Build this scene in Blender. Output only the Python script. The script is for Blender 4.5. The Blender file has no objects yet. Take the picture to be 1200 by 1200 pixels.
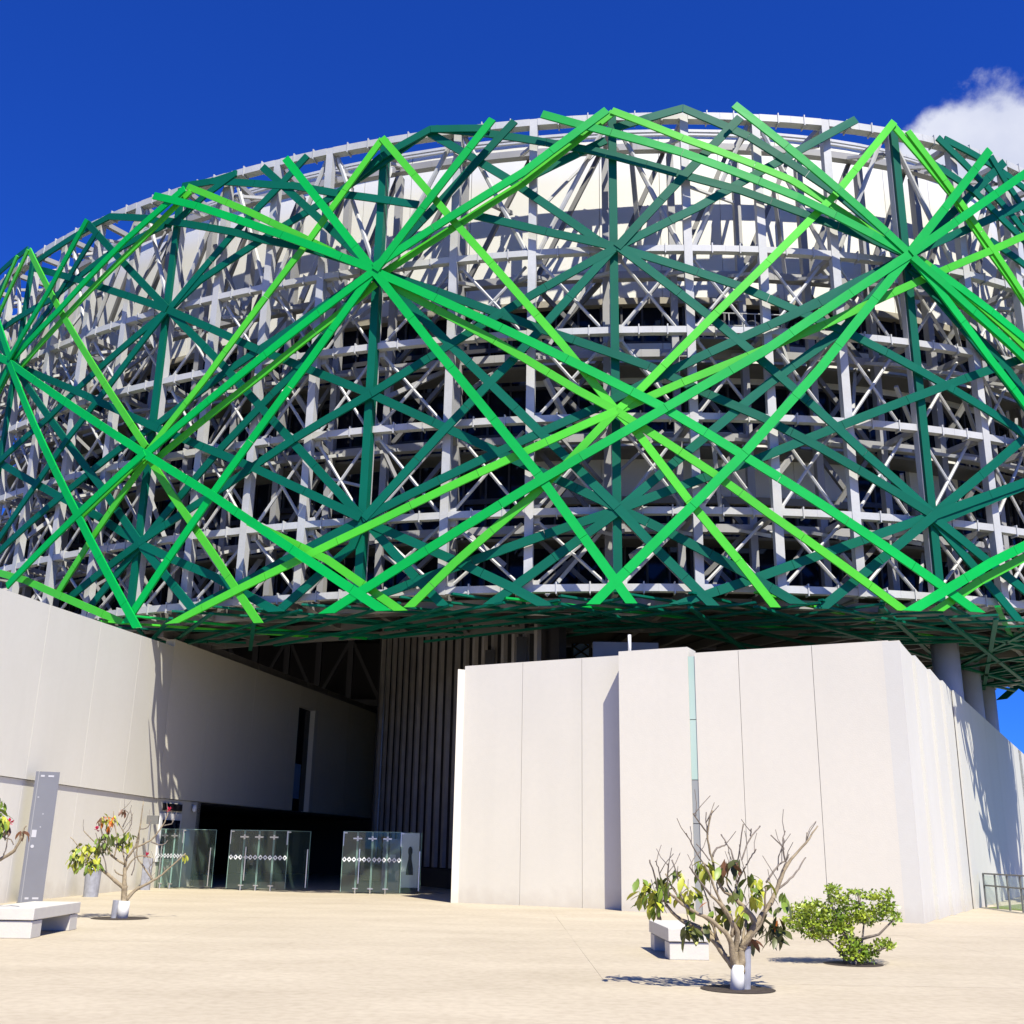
import bpy, math, random
from mathutils import Vector, Matrix
import bisect
random.seed(7)
S = bpy.context.scene
COL = S.collection
PI = math.pi
# ------------------------------------------------------------------ camera
PITCH = math.radians(17.2); ROLL = math.radians(1.0); EYE = 1.6; FPX = 1280.0
camd = bpy.data.cameras.new('camera'); cam = bpy.data.objects.new('camera', camd); COL.objects.link(cam)
camd.sensor_width = 36; camd.lens = 36*FPX/1200.0
camd.clip_start = 0.1; camd.clip_end = 3000
cam.location = (0, 0, EYE)
cam.rotation_mode = 'QUATERNION'
cam.rotation_quaternion = (Matrix.Rotation(math.pi/2+PITCH, 3, 'X') @ Matrix.Rotation(ROLL, 3, 'Z')).to_quaternion()
S.camera = cam
# ------------------------------------------------------------------ light
SUN_AZ = math.radians(23); SUN_EL = math.radians(55)
to_sun = Vector((math.sin(SUN_AZ)*math.cos(SUN_EL), -math.cos(SUN_AZ)*math.cos(SUN_EL), math.sin(SUN_EL)))
sl = bpy.data.lights.new('sun', 'SUN'); sl.energy = 5.0; sl.angle = math.radians(0.53); sl.color = (1.0, 0.945, 0.82)
sun = bpy.data.objects.new('sun', sl); COL.objects.link(sun)
sun.rotation_mode = 'QUATERNION'; sun.rotation_quaternion = to_sun.to_track_quat('Z', 'Y')
W = bpy.data.worlds.new('World'); S.world = W; W.use_nodes = True
nt = W.node_tree; nt.nodes.clear()
def wn(t, **k):
    n = nt.nodes.new(t)
    for a, b in k.items(): setattr(n, a, b)
    return n
L = nt.links.new
sky = wn('ShaderNodeTexSky', sky_type='NISHITA', sun_disc=False)
sky.sun_elevation = SUN_EL; sky.sun_rotation = math.pi - SUN_AZ
sky.air_density = 1.0; sky.dust_density = 0.15; sky.ozone_density = 4.0
hs = wn('ShaderNodeMixRGB', blend_type='MULTIPLY'); hs.inputs[0].default_value = 1.0; hs.inputs[2].default_value = (0.19, 0.68, 2.3, 1)
L(sky.outputs[0], hs.inputs[1])
bg = wn('ShaderNodeBackground'); bg.inputs[1].default_value = 0.05
# a real-looking cumulus low in the north-east: noise in direction space
tc = wn('ShaderNodeTexCoord')
nz = wn('ShaderNodeTexNoise'); nz.inputs['Scale'].default_value = 9.0; nz.inputs['Detail'].default_value = 9.0; nz.inputs['Roughness'].default_value = 0.58
L(tc.outputs['Generated'], nz.inputs['Vector'])
def cloud_blob(d, rad):
    v = wn('ShaderNodeVectorMath', operation='DISTANCE'); L(tc.outputs['Generated'], v.inputs[0]); v.inputs[1].default_value = d
    m = wn('ShaderNodeMapRange'); m.inputs['From Min'].default_value = rad; m.inputs['From Max'].default_value = 0.0
    m.inputs['To Min'].default_value = 0.0; m.inputs['To Max'].default_value = 1.0
    L(v.outputs['Value'], m.inputs['Value']); return m.outputs[0]
def raydir(x, y):
    u = (x-600)/FPX; v = -(y-600)/FPX
    c, s = math.cos(ROLL), math.sin(ROLL)
    U = u*c - v*s; V = u*s + v*c
    return Vector((U, math.cos(PITCH)-V*math.sin(PITCH), math.sin(PITCH)+V*math.cos(PITCH)))
CL = [(1190, 190, .080), (1255, 212, .125), (1122, 206, .062), (1330, 280, .15)]
acc = None
for (cx, cy, rr) in CL:
    o = cloud_blob(raydir(cx, cy).normalized(), rr)
    if acc is None: acc = o
    else:
        m = wn('ShaderNodeMath', operation='MAXIMUM'); L(acc, m.inputs[0]); L(o, m.inputs[1]); acc = m.outputs[0]
ad = wn('ShaderNodeMath', operation='MULTIPLY_ADD'); L(nz.outputs['Fac'], ad.inputs[0]); ad.inputs[1].default_value = 1.5; ad.inputs[2].default_value = -0.85
ad2 = wn('ShaderNodeMath', operation='ADD'); L(ad.outputs[0], ad2.inputs[0]); L(acc, ad2.inputs[1])
mr = wn('ShaderNodeMapRange', interpolation_type='SMOOTHSTEP'); L(ad2.outputs[0], mr.inputs['Value']); mr.inputs['From Min'].default_value = 0.08; mr.inputs['From Max'].default_value = 0.34
gate = wn('ShaderNodeMath', operation='GREATER_THAN'); L(acc, gate.inputs[0]); gate.inputs[1].default_value = 0.001
mg = wn('ShaderNodeMath', operation='MULTIPLY'); L(mr.outputs[0], mg.inputs[0]); L(gate.outputs[0], mg.inputs[1])
nz2 = wn('ShaderNodeTexNoise'); nz2.inputs['Scale'].default_value = 14; nz2.inputs['Detail'].default_value = 6; L(tc.outputs['Generated'], nz2.inputs['Vector'])
cr = wn('ShaderNodeMixRGB'); cr.inputs[1].default_value = (7.0, 7.8, 10.8, 1); cr.inputs[2].default_value = (14.5, 14.6, 15.4, 1); L(nz2.outputs['Fac'], cr.inputs[0])
mx = wn('ShaderNodeMixRGB'); L(mg.outputs[0], mx.inputs[0]); L(hs.outputs[0], mx.inputs[1]); L(cr.outputs[0], mx.inputs[2])
L(mx.outputs[0], bg.inputs[0])
wo = wn('ShaderNodeOutputWorld'); L(bg.outputs[0], wo.inputs[0])
S.view_settings.view_transform = 'Standard'; S.view_settings.look = 'None'
S.view_settings.gamma = 1.0; S.view_settings.use_curve_mapping = False
S.view_settings.exposure = 0.52
S.cycles.max_bounces = 6; S.cycles.diffuse_bounces = 1; S.cycles.glossy_bounces = 3; S.cycles.transmission_bounces = 6; S.cycles.transparent_max_bounces = 12
# ------------------------------------------------------------------ helpers
def at_z(x, y, z):
    r = raydir(x, y); t = (z-EYE)/r.z; return Vector((r.x*t, r.y*t, z))
def at_depth(x, y, Y):
    r = raydir(x, y); t = Y/r.y; return Vector((r.x*t, Y, EYE+r.z*t))
def at_wall(x, y, p0, p1):
    r = raydir(x, y); d = (p1[0]-p0[0], p1[1]-p0[1])
    det = r.x*(-d[1]) + d[0]*r.y
    t = (p0[0]*(-d[1]) + d[0]*p0[1])/det
    return Vector((r.x*t, r.y*t, EYE+r.z*t))
def material(name, col, rough=0.5, metal=0.0, noise=None, bump=0.0, bscale=40, spec=0.5, transmission=0, col2=None, coord='Object', obj_rand=0.0, alpha=None, streak=0):
    m = bpy.data.materials.new(name); m.use_nodes = True
    n = m.node_tree.nodes; l = m.node_tree.links.new
    p = n['Principled BSDF']
    p.inputs['Base Color'].default_value = (*col, 1); p.inputs['Roughness'].default_value = rough; p.inputs['Metallic'].default_value = metal
    p.inputs['Specular IOR Level'].default_value = spec
    if transmission: p.inputs['Transmission Weight'].default_value = transmission
    if alpha is not None: p.inputs['Alpha'].default_value = alpha
    src = None
    t = n.new('ShaderNodeTexCoord')
    if noise:
        c2 = col2 or tuple(c*0.8 for c in col)
        last = None
        for (sc, amt, det) in noise:
            nn = n.new('ShaderNodeTexNoise'); nn.inputs['Scale'].default_value = sc; nn.inputs['Detail'].default_value = det
            l(t.outputs[coord], nn.inputs['Vector'])
            mrn = n.new('ShaderNodeMapRange'); mrn.inputs['From Min'].default_value = .35; mrn.inputs['From Max'].default_value = .65
            mrn.inputs['To Max'].default_value = amt; l(nn.outputs['Fac'], mrn.inputs['Value'])
            mixn = n.new('ShaderNodeMixRGB'); l(mrn.outputs[0], mixn.inputs[0])
            if last is None: mixn.inputs[1].default_value = (*col, 1)
            else: l(last, mixn.inputs[1])
            mixn.inputs[2].default_value = (*c2, 1); last = mixn.outputs[0]
        if streak:   # rain streaks and a dusty foot
            g_ = n.new('ShaderNodeNewGeometry'); mpn = n.new('ShaderNodeMapping'); mpn.inputs['Scale'].default_value = (1.3, 1.3, .09); l(g_.outputs['Position'], mpn.inputs[0])
            nn = n.new('ShaderNodeTexNoise'); nn.inputs['Scale'].default_value = 1.0; nn.inputs['Detail'].default_value = 6; l(mpn.outputs[0], nn.inputs['Vector'])
            mrn = n.new('ShaderNodeMapRange'); mrn.inputs['From Min'].default_value = .48; mrn.inputs['From Max'].default_value = .78; mrn.inputs['To Max'].default_value = streak; l(nn.outputs['Fac'], mrn.inputs['Value'])
            mixn = n.new('ShaderNodeMixRGB'); l(mrn.outputs[0], mixn.inputs[0]); l(last, mixn.inputs[1]); mixn.inputs[2].default_value = tuple(c*.80 for c in c2)+(1,); last = mixn.outputs[0]
            sx = n.new('ShaderNodeSeparateXYZ'); l(g_.outputs['Position'], sx.inputs[0])
            n4 = n.new('ShaderNodeTexNoise'); n4.inputs['Scale'].default_value = 2.2; n4.inputs['Detail'].default_value = 5; l(g_.outputs['Position'], n4.inputs['Vector'])
            ma = n.new('ShaderNodeMath'); ma.operation = 'MULTIPLY_ADD'; l(n4.outputs['Fac'], ma.inputs[0]); ma.inputs[1].default_value = -.9; l(sx.outputs[2], ma.inputs[2])
            m5 = n.new('ShaderNodeMapRange'); m5.inputs['From Min'].default_value = .1; m5.inputs['From Max'].default_value = -.42; m5.inputs['To Max'].default_value = .28; l(ma.outputs[0], m5.inputs['Value'])
            mixn = n.new('ShaderNodeMixRGB'); l(m5.outputs[0], mixn.inputs[0]); l(last, mixn.inputs[1]); mixn.inputs[2].default_value = (.42, .35, .27, 1); last = mixn.outputs[0]
        src = last
    if obj_rand:
        oi = n.new('ShaderNodeObjectInfo'); h = n.new('ShaderNodeHueSaturation')
        mm = n.new('ShaderNodeMapRange'); mm.inputs['To Min'].default_value = 1-obj_rand; mm.inputs['To Max'].default_value = 1+obj_rand
        l(oi.outputs['Random'], mm.inputs['Value']); l(mm.outputs[0], h.inputs['Value'])
        if src: l(src, h.inputs['Color'])
        else: h.inputs['Color'].default_value = (*col, 1)
        src = h.outputs[0]
    if src: l(src, p.inputs['Base Color'])
    if bump:
        nn = n.new('ShaderNodeTexNoise'); nn.inputs['Scale'].default_value = bscale; nn.inputs['Detail'].default_value = 6; l(t.outputs[coord], nn.inputs['Vector'])
        b = n.new('ShaderNodeBump'); b.inputs['Strength'].default_value = bump; b.inputs['Distance'].default_value = 0.02; l(nn.outputs['Fac'], b.inputs['Height'])
        l(b.outputs[0], p.inputs['Normal'])
    return m
M = {}
M['bright'] = material('bright_green_paint', (0.0, 0.44, 0.062), 0.42, spec=.3, noise=[(0.3, .6, 4), (5, .15, 4)], col2=(0.0, 0.31, 0.045), obj_rand=.1)
M['lime'] = material('lime_green_paint', (0.085, 0.60, 0.03), 0.42, spec=.3, noise=[(0.3, .6, 4), (5, .15, 4)], col2=(0.045, 0.45, 0.03), obj_rand=.1)
M['dark'] = material('deep_green_paint', (0.001, 0.125, 0.075), 0.48, spec=.18, noise=[(0.9, .3, 4)], col2=(0.001, 0.092, 0.055), obj_rand=.1)
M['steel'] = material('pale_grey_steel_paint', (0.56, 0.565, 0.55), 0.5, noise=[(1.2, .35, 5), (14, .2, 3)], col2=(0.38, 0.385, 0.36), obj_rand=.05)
M['steel_in'] = material('shade_darkened_steel_paint', (0.34, 0.34, 0.33), 0.5, noise=[(1.2, .35, 5)], col2=(0.24, 0.24, 0.23), obj_rand=.08)  # same steel paint, darkened in colour to deepen the inner frame's shade
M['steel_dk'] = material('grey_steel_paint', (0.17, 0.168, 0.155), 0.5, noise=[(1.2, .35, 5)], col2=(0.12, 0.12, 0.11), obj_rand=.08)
M['drum'] = material('white_cladding', (0.80, 0.79, 0.70), 0.6, noise=[(0.5, .25, 5)], col2=(0.74, 0.72, 0.64), obj_rand=.03)
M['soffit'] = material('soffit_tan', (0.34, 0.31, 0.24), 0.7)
M['glass_dk'] = material('dark_window_glass', (0.006, 0.009, 0.018), 0.08, noise=[(0.4, .6, 3)], col2=(0.01, 0.016, 0.035), spec=0.2)
M['mullion'] = material('charcoal_mullion', (0.05, 0.05, 0.055), 0.5)
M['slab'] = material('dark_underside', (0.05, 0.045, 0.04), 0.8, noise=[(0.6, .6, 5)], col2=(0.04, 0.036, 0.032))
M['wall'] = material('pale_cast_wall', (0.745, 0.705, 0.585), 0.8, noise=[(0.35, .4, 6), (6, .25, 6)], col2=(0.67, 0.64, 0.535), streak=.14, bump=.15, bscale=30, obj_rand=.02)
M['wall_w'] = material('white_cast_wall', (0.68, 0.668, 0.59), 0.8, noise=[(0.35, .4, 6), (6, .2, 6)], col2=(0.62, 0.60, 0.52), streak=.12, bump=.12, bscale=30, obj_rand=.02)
M['wall_l'] = material('lightened_side_wall', (0.88, 0.85, 0.745), 0.8, noise=[(0.35, .4, 6), (6, .2, 6)], col2=(0.80, 0.77, 0.66), streak=.12, bump=.12, bscale=30, obj_rand=.02)  # same cast wall, colour lightened to make up for the grazing sun
M['joint'] = material('dark_joint', (0.30, 0.27, 0.24), 0.9)  # dark core seen through the gaps between wall panels
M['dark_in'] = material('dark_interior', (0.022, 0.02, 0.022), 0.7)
M['fin'] = material('grey_fin', (0.42, 0.39, 0.36), 0.6, noise=[(1, .4, 4)], col2=(0.2, 0.185, 0.17), obj_rand=.12)
M['chrome'] = material('brushed_steel', (0.62, 0.63, 0.65), 0.3, metal=0.9)
M['soil'] = material('dark_soil', (0.035, 0.025, 0.018), 0.95, noise=[(9, .7, 5)], col2=(0.075, 0.055, 0.035), bump=.8, bscale=30)
M['bark'] = material('pale_branch_bark', (0.36, 0.29, 0.18), 0.8, noise=[(14, .7, 5)], col2=(0.17, 0.13, 0.08), bump=.4, bscale=60)
M['bark_g'] = material('grey_twig_bark', (0.24, 0.20, 0.16), 0.8, noise=[(14, .7, 5)], col2=(0.11, 0.09, 0.07))
M['whitewash'] = material('whitewashed_bark', (0.75, 0.74, 0.68), 0.8, noise=[(9, .4, 5)], col2=(0.5, 0.5, 0.5))
M['pipe'] = material('grey_pipe', (0.36, 0.37, 0.41), 0.6, noise=[(9, .5, 5)], col2=(0.2, 0.2, 0.22))
def leafmat(name, c, c2): 
    m = material(name, c, 0.45, noise=[(6, .6, 3)], col2=c2, obj_rand=.25)
    return m
M['leaf_g'] = leafmat('green_leaf', (0.17, 0.25, 0.03), (0.09, 0.16, 0.02))
M['leaf_y'] = leafmat('yellow_leaf', (0.42, 0.43, 0.04), (0.24, 0.30, 0.03))
M['leaf_d'] = leafmat('dark_leaf', (0.085, 0.10, 0.02), (0.05, 0.06, 0.016))
M['leaf_o'] = leafmat('orange_leaf', (0.72, 0.17, 0.02), (0.55, 0.22, 0.03))
M['leaf_b'] = leafmat('brown_leaf', (0.16, 0.07, 0.03), (0.10, 0.05, 0.03))
M['leaf_bush'] = material('bush_leaf', (0.36, 0.44, 0.03), 0.4, noise=[(3, .9, 3)], col2=(0.11, 0.22, 0.015))
M['pink'] = material('pink_petal', (0.75, 0.03, 0.12), 0.5)
M['totem'] = material('grey_sign_paint', (0.20, 0.205, 0.225), 0.4, noise=[(2, .3, 4)], col2=(0.16, 0.16, 0.18))
M['totem_s'] = material('pale_sign_edge', (0.42, 0.42, 0.44), 0.4)
M['print'] = material('pale_print', (0.5, 0.5, 0.52), 0.5)
M['bench'] = material('pale_bench_concrete', (0.62, 0.60, 0.52), 0.7, noise=[(5, .4, 6)], col2=(0.55, 0.51, 0.48), bump=.2)
M['black'] = material('black_paint', (0.01, 0.01, 0.012), 0.4)
M['white'] = material('white_paint', (0.8, 0.8, 0.79), 0.5)
M['frost'] = material('frosted_band', (0.82, 0.85, 0.85), 0.6, alpha=None)
M['grass'] = material('short_grass', (0.10, 0.16, 0.03), 0.9, noise=[(12, .8, 4)], col2=(0.18, 0.2, 0.06))
def glassmat(name, tint, refl_rough=0.02, density=.12):
    m = bpy.data.materials.new(name); m.use_nodes = True
    n = m.node_tree.nodes; l = m.node_tree.links.new; n.clear()
    t = n.new('ShaderNodeBsdfTransparent'); t.inputs[0].default_value = (*tint, 1)
    g = n.new('ShaderNodeBsdfGlossy'); g.inputs['Roughness'].default_value = refl_rough
    lw = n.new('ShaderNodeLayerWeight'); lw.inputs[0].default_value = .5
    pw = n.new('ShaderNodeMath'); pw.operation = 'POWER'; l(lw.outputs['Facing'], pw.inputs[0]); pw.inputs[1].default_value = 5.0
    f = n.new('ShaderNodeMath'); f.operation = 'MULTIPLY_ADD'; l(pw.outputs[0], f.inputs[0]); f.inputs[1].default_value = .9; f.inputs[2].default_value = .04
    mxx = n.new('ShaderNodeMixShader'); l(f.outputs[0], mxx.inputs[0]); l(t.outputs[0], mxx.inputs[1]); l(g.outputs[0], mxx.inputs[2])
    d = n.new('ShaderNodeBsdfDiffuse'); d.inputs[0].default_value = (.45, .7, .6, 1)
    m2 = n.new('ShaderNodeMixShader'); m2.inputs[0].default_value = density; l(mxx.outputs[0], m2.inputs[1]); l(d.outputs[0], m2.inputs[2])
    o = n.new('ShaderNodeOutputMaterial'); l(m2.outputs[0], o.inputs[0]); return m
M['glass'] = glassmat('clear_pale_green_glass', (0.93, 0.975, 0.955), density=.03)
M['glass_edge'] = material('green_glass_edge', (0.35, 0.55, 0.47), 0.2)
M['glass_low'] = material('dull_grey_glass', (0.30, 0.31, 0.29), 0.2)
M['col_steel'] = material('pale_blue_grey_column_paint', (0.62, 0.66, 0.74), 0.4, noise=[(1.5, .3, 4)], col2=(0.4, 0.43, 0.5))
M['glass_teal'] = material('teal_glass', (0.40, 0.53, 0.44), 0.2, noise=[(0.5, .5, 3)], col2=(0.5, 0.6, 0.52))

class MB:
    def __init__(s): s.v = []; s.f = []
    def hexa(s, c):   # 8 corners: bottom loop 0-3, top loop 4-7
        b = len(s.v); s.v += [tuple(p) for p in c]
        for q in ((0,3,2,1),(4,5,6,7),(0,1,5,4),(1,2,6,5),(2,3,7,6),(3,0,4,7)): s.f.append(tuple(b+i for i in q))
        return s
    def box(s, x0, y0, z0, x1, y1, z1):
        return s.hexa([(x0,y0,z0),(x1,y0,z0),(x1,y1,z0),(x0,y1,z0),(x0,y0,z1),(x1,y0,z1),(x1,y1,z1),(x0,y1,z1)])
    def slab(s, p, q, z0, z1, n, th):   # vertical slab between plan points p,q, thickness th along -n
        a = Vector(p).to_2d(); b = Vector(q).to_2d(); m = Vector(n).to_2d()*(-th)
        return s.hexa([(a.x,a.y,z0),(b.x,b.y,z0),(b.x+m.x,b.y+m.y,z0),(a.x+m.x,a.y+m.y,z0),
                       (a.x,a.y,z1),(b.x,b.y,z1),(b.x+m.x,b.y+m.y,z1),(a.x+m.x,a.y+m.y,z1)])
    def bar(s, a, b, w, h, up=(0,0,1)):
        a = Vector(a); b = Vector(b); d = (b-a).normalized(); up = Vector(up)
        if abs(d.dot(up)) > .98: up = Vector((0,1,0))
        r = d.cross(up).normalized(); u = r.cross(d)
        r *= w/2; u *= h/2
        return s.hexa([a-r-u, a+r-u, b+r-u, b-r-u, a-r+u, a+r+u, b+r+u, b-r+u])
    def tube(s, pts, radii, n=8, cap=True):
        pts = [Vector(p) for p in pts]; b0 = len(s.v); prev = None
        if not hasattr(radii, '__len__'): radii = [radii]*len(pts)
        for i, p in enumerate(pts):
            d = (pts[min(i+1, len(pts)-1)] - pts[max(i-1, 0)]).normalized()
            u = Vector((0,0,1)) if abs(d.z) < .9 else Vector((1,0,0))
            if prev is not None:
                r = (prev - d*prev.dot(d)).normalized()
            else: r = d.cross(u).normalized()
            prev = r; w = d.cross(r)
            for k in range(n):
                a = 2*PI*k/n; s.v.append(tuple(p + (r*math.cos(a)+w*math.sin(a))*radii[i]))
        for i in range(len(pts)-1):
            for k in range(n):
                a = b0+i*n+k; b = b0+i*n+(k+1)%n; s.f.append((a, b, b+n, a+n))
        if cap:
            s.f.append(tuple(b0+k for k in reversed(range(n)))); e = b0+(len(pts)-1)*n; s.f.append(tuple(e+k for k in range(n)))
        return s
    def mesh(s, name, mat, smooth=False):
        me = bpy.data.meshes.new(name); me.from_pydata(s.v, [], s.f); me.validate()
        if mat: me.materials.append(mat)
        if smooth: me.shade_smooth() if hasattr(me, 'shade_smooth') else None
        return me
    def build(s, name, mat, parent=None, smooth=False, label=None):
        o = bpy.data.objects.new(name, s.mesh(name, mat, smooth)); COL.objects.link(o)
        if parent:
            o.parent = parent; bpy_loc = parent.location
            o.matrix_parent_inverse = Matrix.Translation(-world_loc(parent))
        if label: o['label'] = label
        return o
def world_loc(o):
    v = Vector(o.location)
    if o.parent: v = v  # parts carry identity location, so the root's own location is what counts
    p = o
    tot = Vector((0,0,0))
    while p:
        tot += Vector(p.location)
        tot += p.matrix_parent_inverse.translation
        p = p.parent
    return tot
def tag(o, label, cat, group=None):
    o['label'] = label; o['category'] = cat
    if group: o['group'] = group
    return o
def thing(name, loc, label, cat, group=None):
    o = bpy.data.objects.new(name, None); o.empty_display_size = .3; o.location = loc; COL.objects.link(o)
    return tag(o, label, cat, group)
def structure(o): o['kind'] = 'structure'; return o

# ------------------------------------------------------------------ ground
gm = bpy.data.materials.new('plaza_concrete'); gm.use_nodes = True
n = gm.node_tree.nodes; l = gm.node_tree.links.new; p = n['Principled BSDF']; p.inputs['Roughness'].default_value = .85
t = n.new('ShaderNodeTexCoord'); geo = n.new('ShaderNodeNewGeometry')
mp = n.new('ShaderNodeMapping'); mp.inputs['Scale'].default_value = (.2, .34, 1); mp.inputs['Rotation'].default_value = (0, 0, .06); l(geo.outputs['Position'], mp.inputs[0])
n1 = n.new('ShaderNodeTexNoise'); n1.inputs['Scale'].default_value = 1.6; n1.inputs['Detail'].default_value = 7; n1.inputs['Roughness'].default_value = .65; l(mp.outputs[0], n1.inputs['Vector'])
r1 = n.new('ShaderNodeValToRGB'); r1.color_ramp.elements[0].position = .30; r1.color_ramp.elements[0].color = (.45, .385, .275, 1); r1.color_ramp.elements[1].position = .62; r1.color_ramp.elements[1].color = (.53, .46, .335, 1)
l(n1.outputs['Fac'], r1.inputs[0])
n2 = n.new('ShaderNodeTexNoise'); n2.inputs['Scale'].default_value = 8; n2.inputs['Detail'].default_value = 8; l(geo.outputs['Position'], n2.inputs['Vector'])
m2 = n.new('ShaderNodeMixRGB'); m2.blend_type = 'MULTIPLY'; m2.inputs[0].default_value = 1
r2 = n.new('ShaderNodeValToRGB'); r2.color_ramp.elements[0].position = .3; r2.color_ramp.elements[0].color = (.87, .855, .84, 1); r2.color_ramp.elements[1].position = .6; r2.color_ramp.elements[1].color = (1, 1, 1, 1)
l(n2.outputs['Fac'], r2.inputs[0]); l(r1.outputs[0], m2.inputs[1]); l(r2.outputs[0], m2.inputs[2])
oi = n.new('ShaderNodeObjectInfo'); hv = n.new('ShaderNodeHueSaturation'); mm = n.new('ShaderNodeMapRange'); mm.inputs['To Min'].default_value = .985; mm.inputs['To Max'].default_value = 1.015
l(oi.outputs['Random'], mm.inputs['Value']); l(mm.outputs[0], hv.inputs['Value']); l(m2.outputs[0], hv.inputs['Color']); l(hv.outputs[0], p.inputs['Base Color'])
bp = n.new('ShaderNodeBump'); bp.inputs['Strength'].default_value = .08; bp.inputs['Distance'].default_value = .01
n3 = n.new('ShaderNodeTexNoise'); n3.inputs['Scale'].default_value = 60; n3.inputs['Detail'].default_value = 5; l(geo.outputs['Position'], n3.inputs['Vector']); l(n3.outputs['Fac'], bp.inputs['Height']); l(bp.outputs[0], p.inputs['Normal'])
M['plaza'] = gm
M['low_bounce_ground'] = material('dark_low_bounce_ground', (0.12, 0.12, 0.07), 0.9, noise=[(0.05, .6, 6)], col2=(0.07, 0.08, 0.04))  # dark ground added out of view to cut light bounced onto the building
g = MB(); g.v = [(-1500,-1500,-.06),(1500,-1500,-.06),(1500,1500,-.06),(-1500,1500,-.06)]; g.f = [(0,1,2,3)]
structure(g.build('ground', M['low_bounce_ground']))
plaza = bpy.data.objects.new('plaza', None); COL.objects.link(plaza); plaza['kind'] = 'structure'
M['bed'] = material('sand_joint', (0.40, 0.34, 0.27), 0.9)
gg = MB().box(-36.4, -4, -.055, 36, 100, -.005); gg.build('paving_bed', M['bed'], plaza)  # paving ends just behind the camera to cut bounced light
SX, SY = 7.2, 4.8
for i in range(-5, 5):
    for j in range(-1, 20):
        x0 = i*SX + 1.3; y0 = j*SY + .9
        z = random.uniform(-.0015, .0015)
        sh = random.uniform(-.3, .3)*0
        MB().box(x0+.001, y0+.004, -.05, x0+SX-.001, y0+SY-.004, z).build('paving_slab', M['plaza'], plaza)

# ------------------------------------------------------------------ plan curve of the museum (rotated ellipse)
CEN = Vector((-2.6, 55.6)); EA, EB = 30.6, 18.1
U1 = Vector((.937, -.35)).normalized(); U2 = Vector((-U1.y, U1.x))
NT = 4000
tab = [0.0]; taus = [-PI + 2*PI*i/NT for i in range(NT+1)]
def _pt(tau, o=0.0): return CEN + U1*((EA+o)*math.cos(tau)) + U2*((EB+o)*math.sin(tau))
for i in range(NT): tab.append(tab[-1] + (_pt(taus[i+1])-_pt(taus[i])).length)
PER = tab[-1]
def tau_of(s):
    s = s % PER; i = min(bisect.bisect_right(tab, s)-1, NT-1)
    return taus[i] + (taus[i+1]-taus[i])*(s-tab[i])/(tab[i+1]-tab[i])
def s_of(tau):
    f = (tau+PI)/(2*PI)*NT; i = int(max(0, min(NT-1, math.floor(f)))); return tab[i] + (tab[i+1]-tab[i])*(f-i)
def plan(s, o=0.0): return _pt(tau_of(s), o)
def nrm(s):
    ta = tau_of(s); v = U1*(math.cos(ta)*EB) + U2*(math.sin(ta)*EA); return v.normalized()
def P3(s, z, o=0.0):
    q = plan(s, o); return Vector((q.x, q.y, z))
def hit(x, y, o):    # pixel of the photo -> (s, z) on the facade layer at offset o
    r = raydir(x, y); d = Vector((r.x, r.y)); q = -CEN
    a, b = EA+o, EB+o
    dx, dy = d.dot(U1)/a, d.dot(U2)/b; qx, qy = q.dot(U1)/a, q.dot(U2)/b
    A = dx*dx+dy*dy; B = 2*(dx*qx+dy*qy); C = qx*qx+qy*qy-1; D = B*B-4*A*C
    if D < 0: D = 0
    t = (-B-math.sqrt(D))/(2*A)
    tau = math.atan2(qy+t*dy, qx+t*dx)
    return s_of(tau), EYE + r.z*t
museum = thing('museum_building', (CEN.x, CEN.y, 0), 'oval museum wrapped in pale steel frame and crossing green ribbons above the entrance walls', 'museum')
POSTPX = [(14, 450), (184, 450), (434, 450), (722, 450), (1078, 450)]
post_s = [hit(x, y, .25)[0] for x, y in POSTPX]
post_s.sort()
PZ0, PZ1 = 9.95, 28.9
ROWS = [10.05, 12.75, 16.2, 19.55, 22.85, 28.55]
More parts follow.
